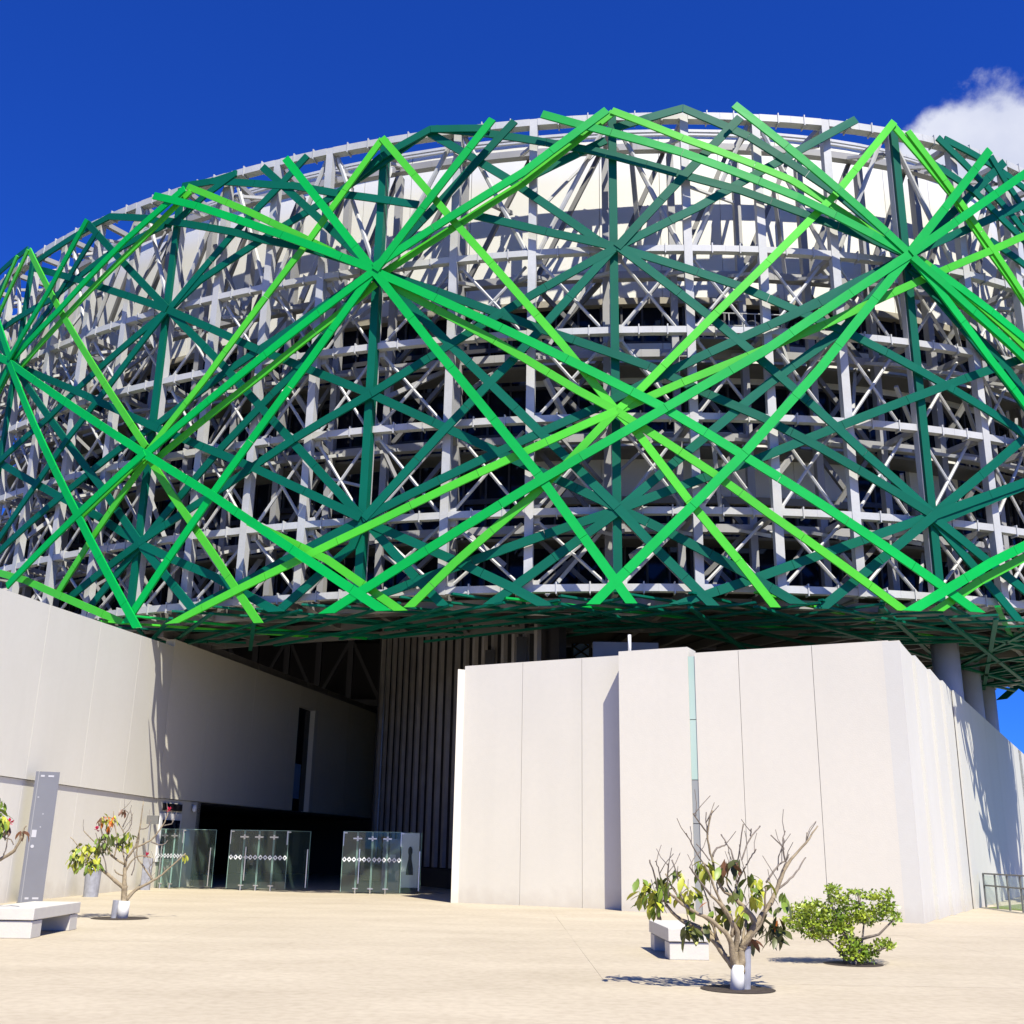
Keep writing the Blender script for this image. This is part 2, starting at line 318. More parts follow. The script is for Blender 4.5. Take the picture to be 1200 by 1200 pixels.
# ribbons: traced on the facade; (colour, points)
RB = '''
B 334 185 438 317
B 180 229 230 241 330 275 437 315
L 219 218 290 247 400 300
L 448 163 360 285 240 445 173 530
L 448 162 525 252 657 402 722 482 747 508 807 587 865 657 908 712
L 445 328 580 400 675 457 722 482 835 555 900 602 1058 716
B 438 317 627 402 780 478 875 535 1147 717
B 438 317 505 402 630 555 740 707
B 438 317 362 422 247 580 146 730
B 438 317 280 440 173 530
L 440 332 404 362 301 443 182 538
B 440 317 577 140
B 438 313 613 202 711 129
L 446 320 533 264 613 213 719 130
B 635 133 675 144 800 178 935 230 1066 298
L 717 129 800 161 927 210 1050 290
B 860 123 983 223 1066 298
L 1047 143 977 230 900 307 745 462 722 482
L 722 482 660 548 620 585 533 660 480 712
L 722 482 600 537 443 612 350 657 203 731
L 722 482 800 448 877 417 967 380 1082 327 1165 292 1215 270
B 1066 298 960 368 893 413 780 478 730 507 630 565 500 645 383 719
B 1066 298 960 433 873 530 812 592 695 708
B 1066 296 1160 176
B 1066 298 1205 200
B 1067 300 1097 335 1160 420 1215 492
B 1068 302 1140 366 1215 436
L 1078 303 1147 357 1215 420
L 1048 146 1115 225 1160 292 1215 372
B 1067 716 1160 660 1215 632
L 1096 716 1147 681 1215 645
B -15 410 12 425 167 530 248 580 450 716
L 292 612 384 656 470 716
B 12 422 60 340 104 258
B 12 422 67 363 146 280 215 220
L 25 429 76 371 161 286 223 224
L 34 293 71 365 171 524
L 34 293 -10 392
B 12 425 42 500 92 604 162 736
B 171 531 92 604 10 687
L 171 535 96 606
L 171 540 108 631 66 698
L 171 531 200 577 250 650 303 730
L -12 668 30 680 148 731
B -12 345 12 422
B 12 425 -12 475
L 16 427 -12 480
D 557 253 640 272 722 290
D 500 153 593 207 700 280 725 292
P 723 290 800 207 867 138
D 722 290 817 243 933 178 1003 140
D 722 290 865 335 935 365 1003 395 1073 432 1117 457 1215 520
D 725 290 832 372 880 412 1013 532 1093 603
D 718 293 600 360 503 420 435 462 345 515 262 572 163 637
D 718 293 642 377 600 423 520 505 427 608
D 613 210 710 163
D 510 151 573 157 640 167 710 180 807 207 867 223 940 250 1063 299
P 687 175 793 203
P 720 150 800 127 877 160 980 227
D 980 227 1055 292
D 603 143 520 233 440 317
D 340 217 397 227 490 240
D 247 212 325 217 345 218
D 307 195 375 257 434 312
D 500 153 455 185 385 232 335 262 235 327 200 360
D 360 182 325 220 270 277 200 360
D 195 259 272 272 312 282 355 290 434 314
D 103 262 142 305 197 363
D 42 315 92 328 110 334 197 363
D 197 363 303 410 437 463 583 530 723 595 795 630 870 670 935 708
D 197 363 263 430 342 517 425 608
D 428 610 487 677 520 710
D 430 612 533 657 597 687 640 710
D 195 366 117 432 58 490 -10 551
D 195 366 129 453 79 517 48 562 -10 648
D 15 426 87 457 187 503 297 548 423 607
D 15 426 65 500 119 571 164 637
D -10 537 71 583 112 604 164 637
D 438 317 340 385 262 437 187 494 137 527 83 571 -10 654
D 438 317 350 430 257 527 165 637
D 164 637 204 656 250 675 325 717
D 164 637 227 715
D 164 637 81 702
D 164 637 104 710
D 423 609 280 685 213 720
D 425 608 412 640 325 717
D 425 608 560 541 697 479 760 447 900 382 960 355 1066 299
D 440 320 523 400 633 507 723 595 770 645 835 710
D 440 318 630 385 760 430 830 463 893 490 960 525 1093 605
D 725 597 825 560 890 537 987 498 1190 423 1215 415
D 725 597 825 513 900 450 987 387 1062 303
D 725 597 553 657 440 700
D 723 600 575 708
D 1093 604 1200 514
D 1093 604 1215 560
D 1093 604 1010 633 887 677 795 708
D 1093 604 960 714
D 1093 606 1160 660 1215 704
D 1095 608 1147 668 1197 728
D 1066 297 1177 190
D 1066 298 1130 270 1215 234
D 1087 190 1140 225 1172 257 1215 300
D 1160 183 1177 212 1215 270
D 1066 298 1130 380 1175 425 1215 482
D 40 307 127 253 170 255 200 263
D -10 330 33 292
D -10 394 60 350 127 297 193 263
D 12 425 60 360 115 270
D 213 218 250 212 277 203
D 205 262 240 230 277 203
D 400 226 448 185 505 153 575 152
D 935 365 1066 300
'''
OFF = {'B': 1.05, 'L': .78, 'D': .42, 'P': .46}
HWD = {'B': .158, 'L': .140, 'D': .155, 'P': .16}
MT = {'B': 'bright', 'L': 'lime', 'D': 'dark', 'P': 'dark'}
ribs = []
for ln in RB.strip().splitlines():
    f = ln.split(); c = f[0]; v = list(map(float, f[1:]))
    ribs.append((c, [hit(v[i], v[i+1], OFF[c]) for i in range(0, len(v), 2)]))
jit = {'B': 0, 'L': 0, 'D': 0}
def ribbon_mesh(pts, off, hw, th=.075):
    # resample in (s,z), then sweep a flat box that lies on the facade layer
    st = []
    for (a, b) in zip(pts, pts[1:]):
        Ld = math.hypot(b[0]-a[0], b[1]-a[1]); k = max(1, int(round(Ld/1.35)))
        for i in range(k): st.append((a[0]+(b[0]-a[0])*i/k, a[1]+(b[1]-a[1])*i/k))
    st.append(pts[-1])
    P = [P3(s, z, off) for s, z in st]; N = [Vector((*nrm(s), 0)) for s, z in st]
    T = [(P[min(i+1, len(P)-1)]-P[max(i-1, 0)]).normalized() for i in range(len(P))]
    Wd = []
    for i in range(len(P)):
        w = N[i].cross(T[i]).normalized(); h = hw
        if i in (0, len(P)-1) and P[i].z < 10.6 and abs(T[i].z) > .3:
            flat = Vector((0,0,1)).cross(N[i]).normalized()
            if flat.dot(w) < 0: flat = -flat
            w = flat; h = min(hw/abs(T[i].z), hw*2.2)
        Wd.append(w*h)
    m = MB(); i = 0
    while i < len(P)-1:
        j = min(i+2, len(P)-1)
        idx = list(range(i, j+1))
        b0 = len(m.v)
        for q, k in enumerate(idx):
            pk = P[k].copy()
            if q == 0 and k > 0: pk += T[k]*.007
            if q == len(idx)-1 and k < len(P)-1: pk -= T[k]*.007
            for (sw, sn) in ((-1, 0), (1, 0), (1, -1), (-1, -1)): m.v.append(tuple(pk + Wd[k]*sw + N[k]*(sn*th)))
        for q in range(len(idx)-1):
            for e in range(4):
                a = b0+q*4+e; b = b0+q*4+(e+1)%4; m.f.append((a, b, b+4, a+4))
        m.f.append((b0+3, b0+2, b0+1, b0)); e = b0+(len(idx)-1)*4; m.f.append((e, e+1, e+2, e+3))
        i = j
    return m
cnt = 0
for c, pts in ribs:
    cnt += 1
    o = OFF[c] + random.uniform(-.05, .05) + (cnt % 7)*.012
    ribbon_mesh(pts, o, HWD[c]).build('green_ribbon', M[MT[c]], museum)
# the pattern goes on round both flanks outside the frame of the photograph
per = post_s[4]-post_s[2]
inner = [(c, pts) for c, pts in ribs if min(p[0] for p in pts) > post_s[2]-1.5 and max(p[0] for p in pts) < post_s[4]+1.5]
for rep in (1, 2):
    for c, pts in inner:
        q = [(a+per*rep, z) for a, z in pts]
        if min(a for a, z in q) > post_s[4]-.5 and sum(a for a, z in q)/len(q) > post_s[4]+3.2 + (0 if rep > 1 else 2.4):
            ribbon_mesh(q, OFF[c]+random.uniform(-.05, .05), HWD[c]).build('green_ribbon', M[MT[c]], museum)
for rep in (1,):
    sh = post_s[2]-post_s[0]
    for c, pts in inner:
        q = [(post_s[0] - (post_s[4]-a)*sh/per, z) for a, z in pts]
        if min(a for a, z in q) > 0.5 and max(a for a, z in q) < post_s[0]+.4:
            ribbon_mesh(q, OFF[c], HWD[c]).build('green_ribbon', M[MT[c]], museum)
posts = [post_s[0]-(post_s[1]-post_s[0])] + post_s
bays = []     # frame column positions between posts
for a, b, k in zip(posts, posts[1:], [4, 4, 4, 3, 4]):
    for i in range(k): bays.append(a+(b-a)*i/k)
sp = (posts[-1]-posts[-2])/4
s_ = posts[-1]
bays_vis_end = None
while s_ < bays[0]+PER - sp*.6:
    bays.append(s_); s_ += sp
NV = 19 + 14                     # bays built piece by piece
for s in posts + [posts[-1]+ (posts[-1]-posts[-2])]:
    a = P3(s, PZ0-.1, .12); b = P3(s, PZ1-.35, .12); nn = nrm(s)
    MB().bar(a, b, .30, .34, up=(nn.x, nn.y, 0)).build('green_post', M['dark'], museum)
def seg_beam(m, s0, s1, z, off, w, h, flange=False):
    k = 2
    for i in range(k):
        a = s0+(s1-s0)*i/k; b = s0+(s1-s0)*(i+1)/k
        m.bar(P3(a, z, off), P3(b, z, off), w, h)
    if flange:
        for f in (.3, .72):
            s = s0+(s1-s0)*f; d = (P3(s+.05, z, off)-P3(s-.05, z, off)).normalized()
            m.bar(P3(s, z, off)-d*.02, P3(s, z, off)+d*.02, w+.06, h+.16)
far = MB(); far2 = MB()
def put(m, name, mat, k):
    if k < NV: m.build(name, mat, museum)
    else:
        b = len(far.v); far.v += m.v; far.f += [tuple(i+b for i in q) for q in m.f]
nb = len(bays)
for k in range(nb):
    s0 = bays[k]; s1 = bays[(k+1) % nb] + (PER if k == nb-1 else 0)
    front = s0 < PER*.52
    if k >= NV and not front:
        m = MB()
        for z in ROWS: seg_beam(m, s0, s1, z, 0, .26, .28)
        m.bar(P3(s0, 10, 0), P3(s0, 28.5, 0), .28, .28); put(m, '', None, k); continue
    for r, z in enumerate(ROWS):
        m = MB(); top = r == len(ROWS)-1
        seg_beam(m, s0+.15, s1-.15, z, 0, .26 if not top else .34, .25 if not top else .30, flange=True)
        put(m, 'ring_beam', M['steel'], k)
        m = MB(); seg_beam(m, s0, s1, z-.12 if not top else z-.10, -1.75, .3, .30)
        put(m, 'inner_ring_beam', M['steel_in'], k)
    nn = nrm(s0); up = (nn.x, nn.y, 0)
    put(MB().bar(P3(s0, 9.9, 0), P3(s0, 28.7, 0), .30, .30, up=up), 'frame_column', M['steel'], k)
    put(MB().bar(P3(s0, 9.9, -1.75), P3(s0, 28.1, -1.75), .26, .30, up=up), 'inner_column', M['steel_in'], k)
    # struts tying both layers together, and X rods in every cell
    for r in range(len(ROWS)):
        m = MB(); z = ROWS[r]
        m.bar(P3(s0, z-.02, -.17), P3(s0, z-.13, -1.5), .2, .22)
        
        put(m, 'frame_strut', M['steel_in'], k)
    for r in range(len(ROWS)-1):
        z0, z1 = ROWS[r]+.22, ROWS[r+1]-.22
        tp = r == len(ROWS)-2
        sm = (s0+s1)/2
        m = MB(); rr = .062
        i0, i1 = s0+.26, s1-.26
        if tp:
            if k % 2: a = (P3(i0, z1, -.12), P3(i1, z0, -.12))
            else: a = (P3(i1, z1, -.12), P3(i0, z0, -.12))
            m.tube(a, .095, 6)
        else:
            m.tube((P3(i0, z0, -.22), P3(i1, z1, -.5)), rr, 6)
            m.tube((P3(i1, z0, -.5), P3(i0, z1, -.22)), rr, 6)
            for (s_e, z_e) in ((i0, z0), (i0, z1)):
                m.bar(P3(s_e-.1, z_e, -.25), P3(s_e+.12, z_e, -.25), .2, .24)
        put(m, 'cross_brace', M['steel'], k)
        if k % 2 == 0 or tp:
            m = MB()
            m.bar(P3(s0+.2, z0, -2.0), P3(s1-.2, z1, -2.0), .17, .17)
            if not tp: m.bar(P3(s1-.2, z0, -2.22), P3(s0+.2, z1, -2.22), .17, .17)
            put(m, 'inner_brace', M['steel_dk'], k)  # dark steel here paints in the shade behind the front frame
o = far.build('rear_frame', M['steel'], museum); o['kind'] = 'stuff'
# secondary struts: an irregular tangle of square tubes between the two layers
rs = random.Random(11)
for k in range(NV):
    s0 = bays[k]; s1 = bays[k+1]; ww = s1-s0
    for r in range(len(ROWS)-1):
        z0, z1 = ROWS[r], ROWS[r+1]; hh = z1-z0
        nq = 1
        if k < 7 or k > 20: nq += 1
        for q in range(nq):
            a = P3(s0+ww*rs.uniform(0, .45), z0+hh*rs.choice((0, .05, .5)), rs.uniform(-.7, -1.3))
            b = P3(s1-ww*rs.uniform(0, .45), z1-hh*rs.choice((0, .05, .4)), rs.uniform(-1.2, -2.6))
            if rs.random() < .5: a.z, b.z = b.z, a.z
            w_ = rs.choice((.10, .13, .17))
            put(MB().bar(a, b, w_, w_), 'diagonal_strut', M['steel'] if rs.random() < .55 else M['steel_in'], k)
        # knee brackets at the nodes
        for sg in (-1, 1):
            m = MB(); m.bar(P3(s0+sg*.06, z1-.75, -.3), P3(s0+sg*.55, z1-.2, -1.6), .12, .12)
            if rs.random() < .8: put(m, 'knee_brace', M['steel'], k)
# walkway decks between frame and drum, made solid to shade the interior
for k in range(NV):
    for z in ROWS[1:4]:
        m = MB()
        for i in range(2):
            a = bays[k]+(bays[k+1]-bays[k])*i/2; b = bays[k]+(bays[k+1]-bays[k])*(i+1)/2
            m.hexa([P3(a,z-.42,-2.0),P3(b,z-.42,-2.0),P3(b,z-.42,-3.2),P3(a,z-.42,-3.2),P3(a,z-.32,-2.0),P3(b,z-.32,-2.0),P3(b,z-.32,-3.2),P3(a,z-.32,-3.2)])
        m.build('walkway_shade_deck', M['steel_dk'], museum)
# ---- drum behind the frame
DO = -3.35
BANDS = [(10.35, 14.3, 'g', 0), (14.3, 16.9, 'w3', .12), (16.9, 18.9, 'g', 0), (18.9, 20.6, 'w2', .12), (20.6, 22.5, 'g', 0), (22.5, 30.05, 'w', .22)]
sL = hit(640, 520, -3.3)[0]; sR = hit(1015, 520, -3.3)[0]; sL2 = hit(600, 410, -3.3)[0]; sR2 = hit(1200, 400, -3.3)[0]
def arc_slab(m, s0, s1, z0, z1, off, th, k=3):
    for i in range(k):
        a = s0+(s1-s0)*i/k; b = s0+(s1-s0)*(i+1)/k
        m.hexa([P3(a,z0,off),P3(b,z0,off),P3(b,z0,off-th),P3(a,z0,off-th),P3(a,z1,off),P3(b,z1,off),P3(b,z1,off-th),P3(a,z1,off-th)])
    return m
rearw = MB()
for k in range(nb):
    s0 = bays[k]; s1 = bays[(k+1) % nb] + (PER if k == nb-1 else 0); mid = (s0+s1)/2
    if k >= NV:
        arc_slab(rearw, s0, s1, 10.35, 30.05, DO, .3); continue
    for (z0, z1, kind, pr) in BANDS:
        white = kind == 'w' or (kind == 'w3' and (sL < mid < sR or k % 5 == 0 and mid > sR)) or (kind == 'w2' and (sL2 < mid < sR2 or mid < post_s[1]))
        if white:
            arc_slab(MB(), s0+.012, s1-.012, z0, z1, DO+pr, .25).build('cladding_panel', M['drum'], museum)
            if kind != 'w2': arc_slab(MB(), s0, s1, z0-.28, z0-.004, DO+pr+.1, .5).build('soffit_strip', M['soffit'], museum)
        else:
            fr = MB(); e = .05
            for q in range(3):
                a = s0+(s1-s0)*q/3
                arc_slab(fr, a, a+.09, z0+.1, z1-.1, DO+.1, .2, 1)
            arc_slab(fr, s0, s1, z0, z0+.1, DO+.1, .2, 2); arc_slab(fr, s0, s1, z1-.1, z1, DO+.1, .2, 2)
            w = fr.build('window', M['mullion'], museum)
            arc_slab(MB(), s0+.004, s1-.004, z0+.02, z1-.02, DO-.02+random.uniform(-.02, .02), .03, 3).build('pane', M['glass_dk'], w)
    # parapet double rail
    m = MB(); seg_beam(m, s0, s1, 30.15, DO+.28, .2, .12); seg_beam(m, s0, s1, 29.85, DO+.5, .1, .08)
    m.build('parapet_rail', M['steel'], museum)
# small service platform with a guard rail on the second level
ps, pz = hit(868, 386, -.9)
m = MB()
for i in range(7):
    a = P3(ps-1.5+i*.5, ROWS[3]+.1, -.75); m.tube([a, a+Vector((0, 0, 1.0))], .022, 6)
for zz in (.5, 1.0): m.tube([P3(ps-1.5+i*.5, ROWS[3]+.1+zz, -.75) for i in range(7)], .022, 6)
m.build('platform_rail', M['steel'], museum)
m = MB()
for i in range(2):
    c = P3(ps-.7+i*1.3, ROWS[3]+.15, -1.25); m.tube([c, c+Vector((0, 0, .35)), c+Vector((0, 0, .75)), c+Vector((0, 0, .9))], [.26, .32, .3, .1], 12)
m.build('floodlight', M['mullion'], museum)
arc_slab(MB(), ps-1.7, ps+1.7, ROWS[3]+.02, ROWS[3]+.09, -.7, 1.1).build('platform_deck', M['steel_dk'], museum)
rearw.build('rear_wall', M['drum'], museum)
# roof, floors
def disc(m, off, z0, z1, nseg=96, keep=None):
    b = len(m.v)
    for zz in (z0, z1):
        for i in range(nseg):
            q = plan(PER*i/nseg, off); m.v.append((q.x, q.y, zz))
    m.f.append(tuple(b+i for i in reversed(range(nseg)))); m.f.append(tuple(b+nseg+i for i in range(nseg)))
    for i in range(nseg): j = (i+1) % nseg; m.f.append((b+i, b+j, b+nseg+j, b+nseg+i))
    return m
disc(MB(), -3.7, 29.0, 29.3).build('roof', M['drum'], museum)
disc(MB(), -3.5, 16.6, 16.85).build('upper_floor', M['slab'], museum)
# underside: slab grid with the open entrance court left out
m = MB(); st = 1.0; gx = -34
def inside(x, y, off):
    q = Vector((x, y))-CEN; return (q.dot(U1)/(EA+off))**2 + (q.dot(U2)/(EB+off))**2 < 1
def court(x, y): return x < 2.0 and inside(x, y, -6.6) and x > -24
while gx < 30:
    gy = 30
    while gy < 78:
        if inside(gx+.5, gy+.5, -.9) and not court(gx+.5, gy+.5):
            m.box(gx, gy, 10.2, gx+st, gy+st, 10.32)
        gy += st
    gx += st
# weld-free cells share faces only at edges; keep as one thin deck
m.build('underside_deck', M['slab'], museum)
# ceiling of the court, high and dark
m = MB(); gx = -26
while gx < 3:
    gy = 34
    while gy < 76:
        if inside(gx+1, gy+1, -4.0): m.box(gx, gy, 14.4, gx+2, gy+2, 14.6)
        gy += 2
    gx += 2
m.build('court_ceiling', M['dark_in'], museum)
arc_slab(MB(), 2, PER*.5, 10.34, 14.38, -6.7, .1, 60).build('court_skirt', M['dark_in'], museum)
# underside lattice
us = []
random.seed(21)
q = 0
def chord(s0, s1, o0, o1, z, w, mat):
    a = P3(s0, z, o0); b = P3(s1, z, o1)
    return MB().bar(a, b, w, .07).build('underside_ribbon', mat, museum)
s = 3.0
while s < PER*.52:
    c = M['bright'] if q % 8 == 1 else (M['lime'] if q % 13 == 3 else M['dark'])
    right = s > post_s[3]-2
    dl = random.uniform(5, 13)
    chord(s, s+dl, .6, -random.uniform(3.5, 6.3), 9.62+.05*(q % 5), .17, c)
    chord(s, s-dl, .6, -random.uniform(3.5, 6.3), 9.42+.05*(q % 4), .15, M['dark'])
    if right:
        s2 = s + random.uniform(14, 45); a = plan(s, .5); b = plan(s2 % PER, -1)
        MB().bar((a.x, a.y, 9.3+.06*(q % 4)), (b.x, b.y, 9.3+.06*(q % 4)), .16, .08).build('underside_ribbon', M['dark'], museum)
    s += 1.8 if not right else 2.1; q += 1
s = 2.0
while s < PER*.52:
    a = P3(s, 9.98, -.3); b = P3(s, 9.98, -6.4 if s < post_s[3] else -12)
    MB().bar(a, b, .2, .34).build('underside_beam', M['steel_dk'], museum); s += 2.9
for off in (-2.4, -4.4, -6.4):
    for k in range(NV-2):
        m = MB(); seg_beam(m, bays[k], bays[k+1], 9.9, off, .18, .26); m.build('underside_rail', M['steel_dk'], museum)
# pale soffit light strips at the underside
for px, py in ((735, 719), (640, 719)):
    c = at_z(px, py, 9.85); MB().box(c.x-.9, c.y-.05, 9.8, c.x+.9, c.y+.15, 9.86).build('light_strip', M['white'], museum)
# round columns below the right end
for (px, py, w) in ((1105, 740, .52), (1132, 765, .50), (1150, 782, .5), (1166, 798, .38)):
    c = at_z(px, py, 10.0); f = 1.0
    while (c.x*f-11.0)*(-.874)+(c.y*f-29.3)*.486 < w+.52 or (not inside(c.x*f, c.y*f, -.7) and f < 1.6): f += .005
    c.x *= f; c.y *= f
    if not inside(c.x, c.y, -.5): continue
    MB().tube([(c.x, c.y, 0), (c.x, c.y, 10.15)], w, 32).build('round_column', M['col_steel'], museum, smooth=True)
# ---- entrance court: fins, trusses, dark walls
FA, FB = Vector((-7.3, 61.5)), Vector((1.4, 40.6))
fd = (FB-FA).normalized(); fn = Vector((-fd.y, fd.x))*-1
if fn.x > 0: fn = -fn
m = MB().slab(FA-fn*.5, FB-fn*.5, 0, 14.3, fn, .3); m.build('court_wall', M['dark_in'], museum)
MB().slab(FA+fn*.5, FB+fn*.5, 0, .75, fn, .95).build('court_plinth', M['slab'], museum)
Lf = (FB-FA).length; k = 0; d = .3
while d < Lf:
    c = FA+fd*d
    MB().slab(c-fd*.15, c+fd*.15, .8, 14.3, fn, .17).build('wall_fin', M['fin'], museum)
    if k > 12 and k % 3 == 0:
        for zz in (4.0, 8.4):
            cc = c+fn*.1; MB().box(cc.x-.2, cc.y-.2, zz, cc.x+.2, cc.y+.1, zz+1.2).build('vent_box', M['mullion'], museum)
    d += 1.12; k += 1
for i in range(9):
    a = Vector((-20+i*2.0, 68.5)); z0, z1 = 10.2, 14.2
    m = MB(); m.bar((a.x, a.y, z0), (a.x, a.y, z1), .35, .35)
    m.bar((a.x, a.y, z1 if i % 2 else z0), (a.x+2, a.y, z0 if i % 2 else z1), .2, .2)
    m.bar((a.x, a.y, z0), (a.x+2, a.y, z0), .3, .4); m.build('court_truss', M['mullion'], museum)
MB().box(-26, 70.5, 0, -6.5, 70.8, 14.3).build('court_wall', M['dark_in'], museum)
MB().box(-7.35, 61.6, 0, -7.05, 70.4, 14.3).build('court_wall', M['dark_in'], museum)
# glimpsed blue window and braces above the front wall
c0 = at_depth(672, 745, 47); c1 = at_depth(690, 772, 47)
wf = MB().box(c0.x-.08, 46.98, c1.z-.6, c1.x+.1, 47.1, c0.z+.1).build('window', M['mullion'], museum)
m = MB()
M['sky_pane'] = material('painted_sky_pane', (0.25, 0.42, 0.7), .1)  # blue base colour paints in a mirrored sky
MB().box(c0.x, 46.95, c1.z-.5, c1.x, 46.975, c0.z).build('pane', M['sky_pane'], wf)
m = MB()
for i in range(3):
    z = c1.z-.4+i*.45; m.bar((c0.x, 46.9, z), (c1.x, 46.9, z+.45), .06, .06); m.bar((c1.x, 46.9, z), (c0.x, 46.9, z+.45), .06, .06)
m.build('window_brace', M['black'], museum)
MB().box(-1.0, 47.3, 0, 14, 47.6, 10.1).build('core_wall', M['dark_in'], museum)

# ------------------------------------------------------------------ entrance walls
def wall_run(root, p, q, z0, z1, th, joints, mat, name='panel', gap=.014, core=True, z0b=None):
    p = Vector(p); q = Vector(q); d = (q-p); Lw = d.length; d.normalize(); nn = Vector((d.y, -d.x))
    js = [0.0]+sorted(joints)+[Lw]
    if core:
        MB().slab(p+d*.02-nn*.03, q-d*.02-nn*.03, z0+.01, z1-.02, nn, th-.05).build('wall_core', M['joint'], root)
    for a, b in zip(js, js[1:]):
        MB().slab(p+d*(a+gap/2 if a else 0), p+d*(b-gap/2 if b < Lw else Lw), z0, z1, nn, .06 if core else th).build(name, mat, root)
    return nn
# front wall, left part A (recessed), B (proud) and C (right)
A0 = Vector((-1.47, 36.23)); A1 = Vector((3.9, 33.36))
rA = thing('front_wall', (*A0, 0), 'pale cast wall of three tall panels beside the dark entrance, left of the jutting panel', 'wall')
La = (A1-A0).length
j1 = (at_wall(611, 900, A0, A1).to_2d()-A0).length; j2 = (at_wall(682, 900, A0, A1).to_2d()-A0).length
nA = wall_run(rA, A0, A1, 0, 7.42, .34, [j1, j2], M['wall'])
MB().slab(A0-nA*.0, A0-nA*6.2, 0, 7.3, Vector((-.9, -.42)).normalized(), -.25).build('end_panel', M['wall'], rA)
B0 = Vector((3.31, 32.95)); B1 = Vector((5.24, 31.96))
rB = thing('jutting_wall', (*B0, 0), 'plain pale wall panel jutting forward between the recessed wall and the green glass strip', 'wall')
dB = (B1-B0).normalized(); nB = Vector((dB.y, -dB.x))
MB().slab(B0, B1, 0, 7.42, nB, .8).build('panel', M['wall'], rB)
C0 = Vector((5.44, 31.93)); C1 = Vector((10.32, 29.46))
rC = thing('forecourt_wall', (*C0, 0), 'long pale wall right of the green glass strip, turning the corner in stepped white panels', 'wall')
jj = [(at_wall(x, 900, C0, C1).to_2d()-C0).length for x in (871, 960)]
nC = wall_run(rC, C0, C1, 0, 7.24, .5, jj, M['wall'])
# glass strip
rG = thing('glass_strip', (5.46, 32.0, 0), 'narrow upright strip of pale green glass between two tall pale wall panels', 'glass strip')
gz = [0.0, 2.4, 3.6, 5.3, 7.15]
for i, (z0, z1) in enumerate(zip(gz, gz[1:])):
    MB().slab(B1+dB*.004-nB*.03, C0-dB*.004-nB*.03, z0+.01, z1-.01, nB, .03).build('pane', M['glass_teal'] if z0 > 3.5 else M['glass_low'], rG)
# stepped return
E0 = Vector((10.52, 29.36)); ed = Vector((.486, .874)).normalized(); r_ = Vector((.9, -.43))*.20
far_end = E0+ed*34
px_b = [(1098, 1079), (1115, 1074), (1129, 1070), (1141, 1067)]
sv = [0]+[(at_wall(x, y, E0, far_end).to_2d()-E0).length for x, y in px_b]
nE = Vector((ed.y, -ed.x))
for i, (a, b) in enumerate(zip(sv, sv[1:])):
    pa = E0+ed*a+nE*.07; pb = E0+ed*(b)-nE*.02
    dd = (pb-pa).normalized(); n2 = Vector((dd.y, -dd.x))
    MB().slab(pa, pb, 0, 7.2-.05*i*0, n2, .45).build('stepped_panel', M['wall_w'], rC)
pa = E0+ed*sv[-1]+nE*.07
js = []; x = 4.5
while x < 30: js.append(x); x += 4.2
wall_run(rC, pa, E0+ed*34+nE*.07, 0, 7.2, .45, js, M['wall_w'], gap=.01)
MB().slab(C1+dB*.0, E0+nE*.07, 0, 7.22, Vector((-.43, -.9)), .3).build('corner_panel', M['wall'], rC)
# pole and grey plant screen behind wall B
c = at_wall(738, 768, B0-nB*.5, B1-nB*.5); t_ = at_wall(738, 744, B0-nB*.5, B1-nB*.5)
o = MB().tube([(c.x, c.y, 7.40), (c.x, c.y, t_.z)], .05, 12).build('short_pole', M['white'], smooth=True)
tag(o, 'short white pole standing on top of the jutting pale wall panel', 'pole')
a = at_depth(695, 752, 38.6); b = at_depth(772, 770, 38.6)
o = MB().box(a.x, 38.6, 0, b.x, 38.9, a.z).build('screen_panel', M['fin'])
tag(o, 'low grey screen showing just above the top of the pale entrance wall', 'screen')

# left wall
K = Vector((-13.4, 43.4)); N0 = Vector((-13.75, 14.0))
rL = thing('side_wall', (-13.5, 30, 0), 'long pale wall along the left side of the plaza, split by a level joint', 'wall')
d0 = (K-N0).normalized(); nL = Vector((d0.y, -d0.x))
def topz(y): return 8.0 + (y-28)*(9.15-8.0)/(43.4-28) if y > 20 else 7.4+(y-14)*.045
ys = [14, 19, 23.2, 27.4, 31.6, 35.6, 39.5, 43.4]
LL = (K-N0).length
for y0, y1 in zip(ys, ys[1:]):
    a = N0+d0*((y0-14)/(29.4)*LL); b = N0+d0*((y1-14)/29.4*LL)
    a2 = a+d0*.006; b2 = b-d0*.006
    z0t, z1t = topz(y0), topz(y1)
    th = nL*(-.5)
    MB().hexa([(a2.x,a2.y,3.28),(b2.x,b2.y,3.28),(b2.x+th.x,b2.y+th.y,3.28),(a2.x+th.x,a2.y+th.y,3.28),
               (a2.x,a2.y,z0t),(b2.x,b2.y,z1t),(b2.x+th.x,b2.y+th.y,z1t),(a2.x+th.x,a2.y+th.y,z0t)]).build('upper_panel', M['wall_l'], rL)
    a3 = a2-nL*.05; b3 = b2-nL*.05
    MB().slab(a3, b3, 0, 3.265, nL, .45).build('lower_panel', M['wall_l'], rL)
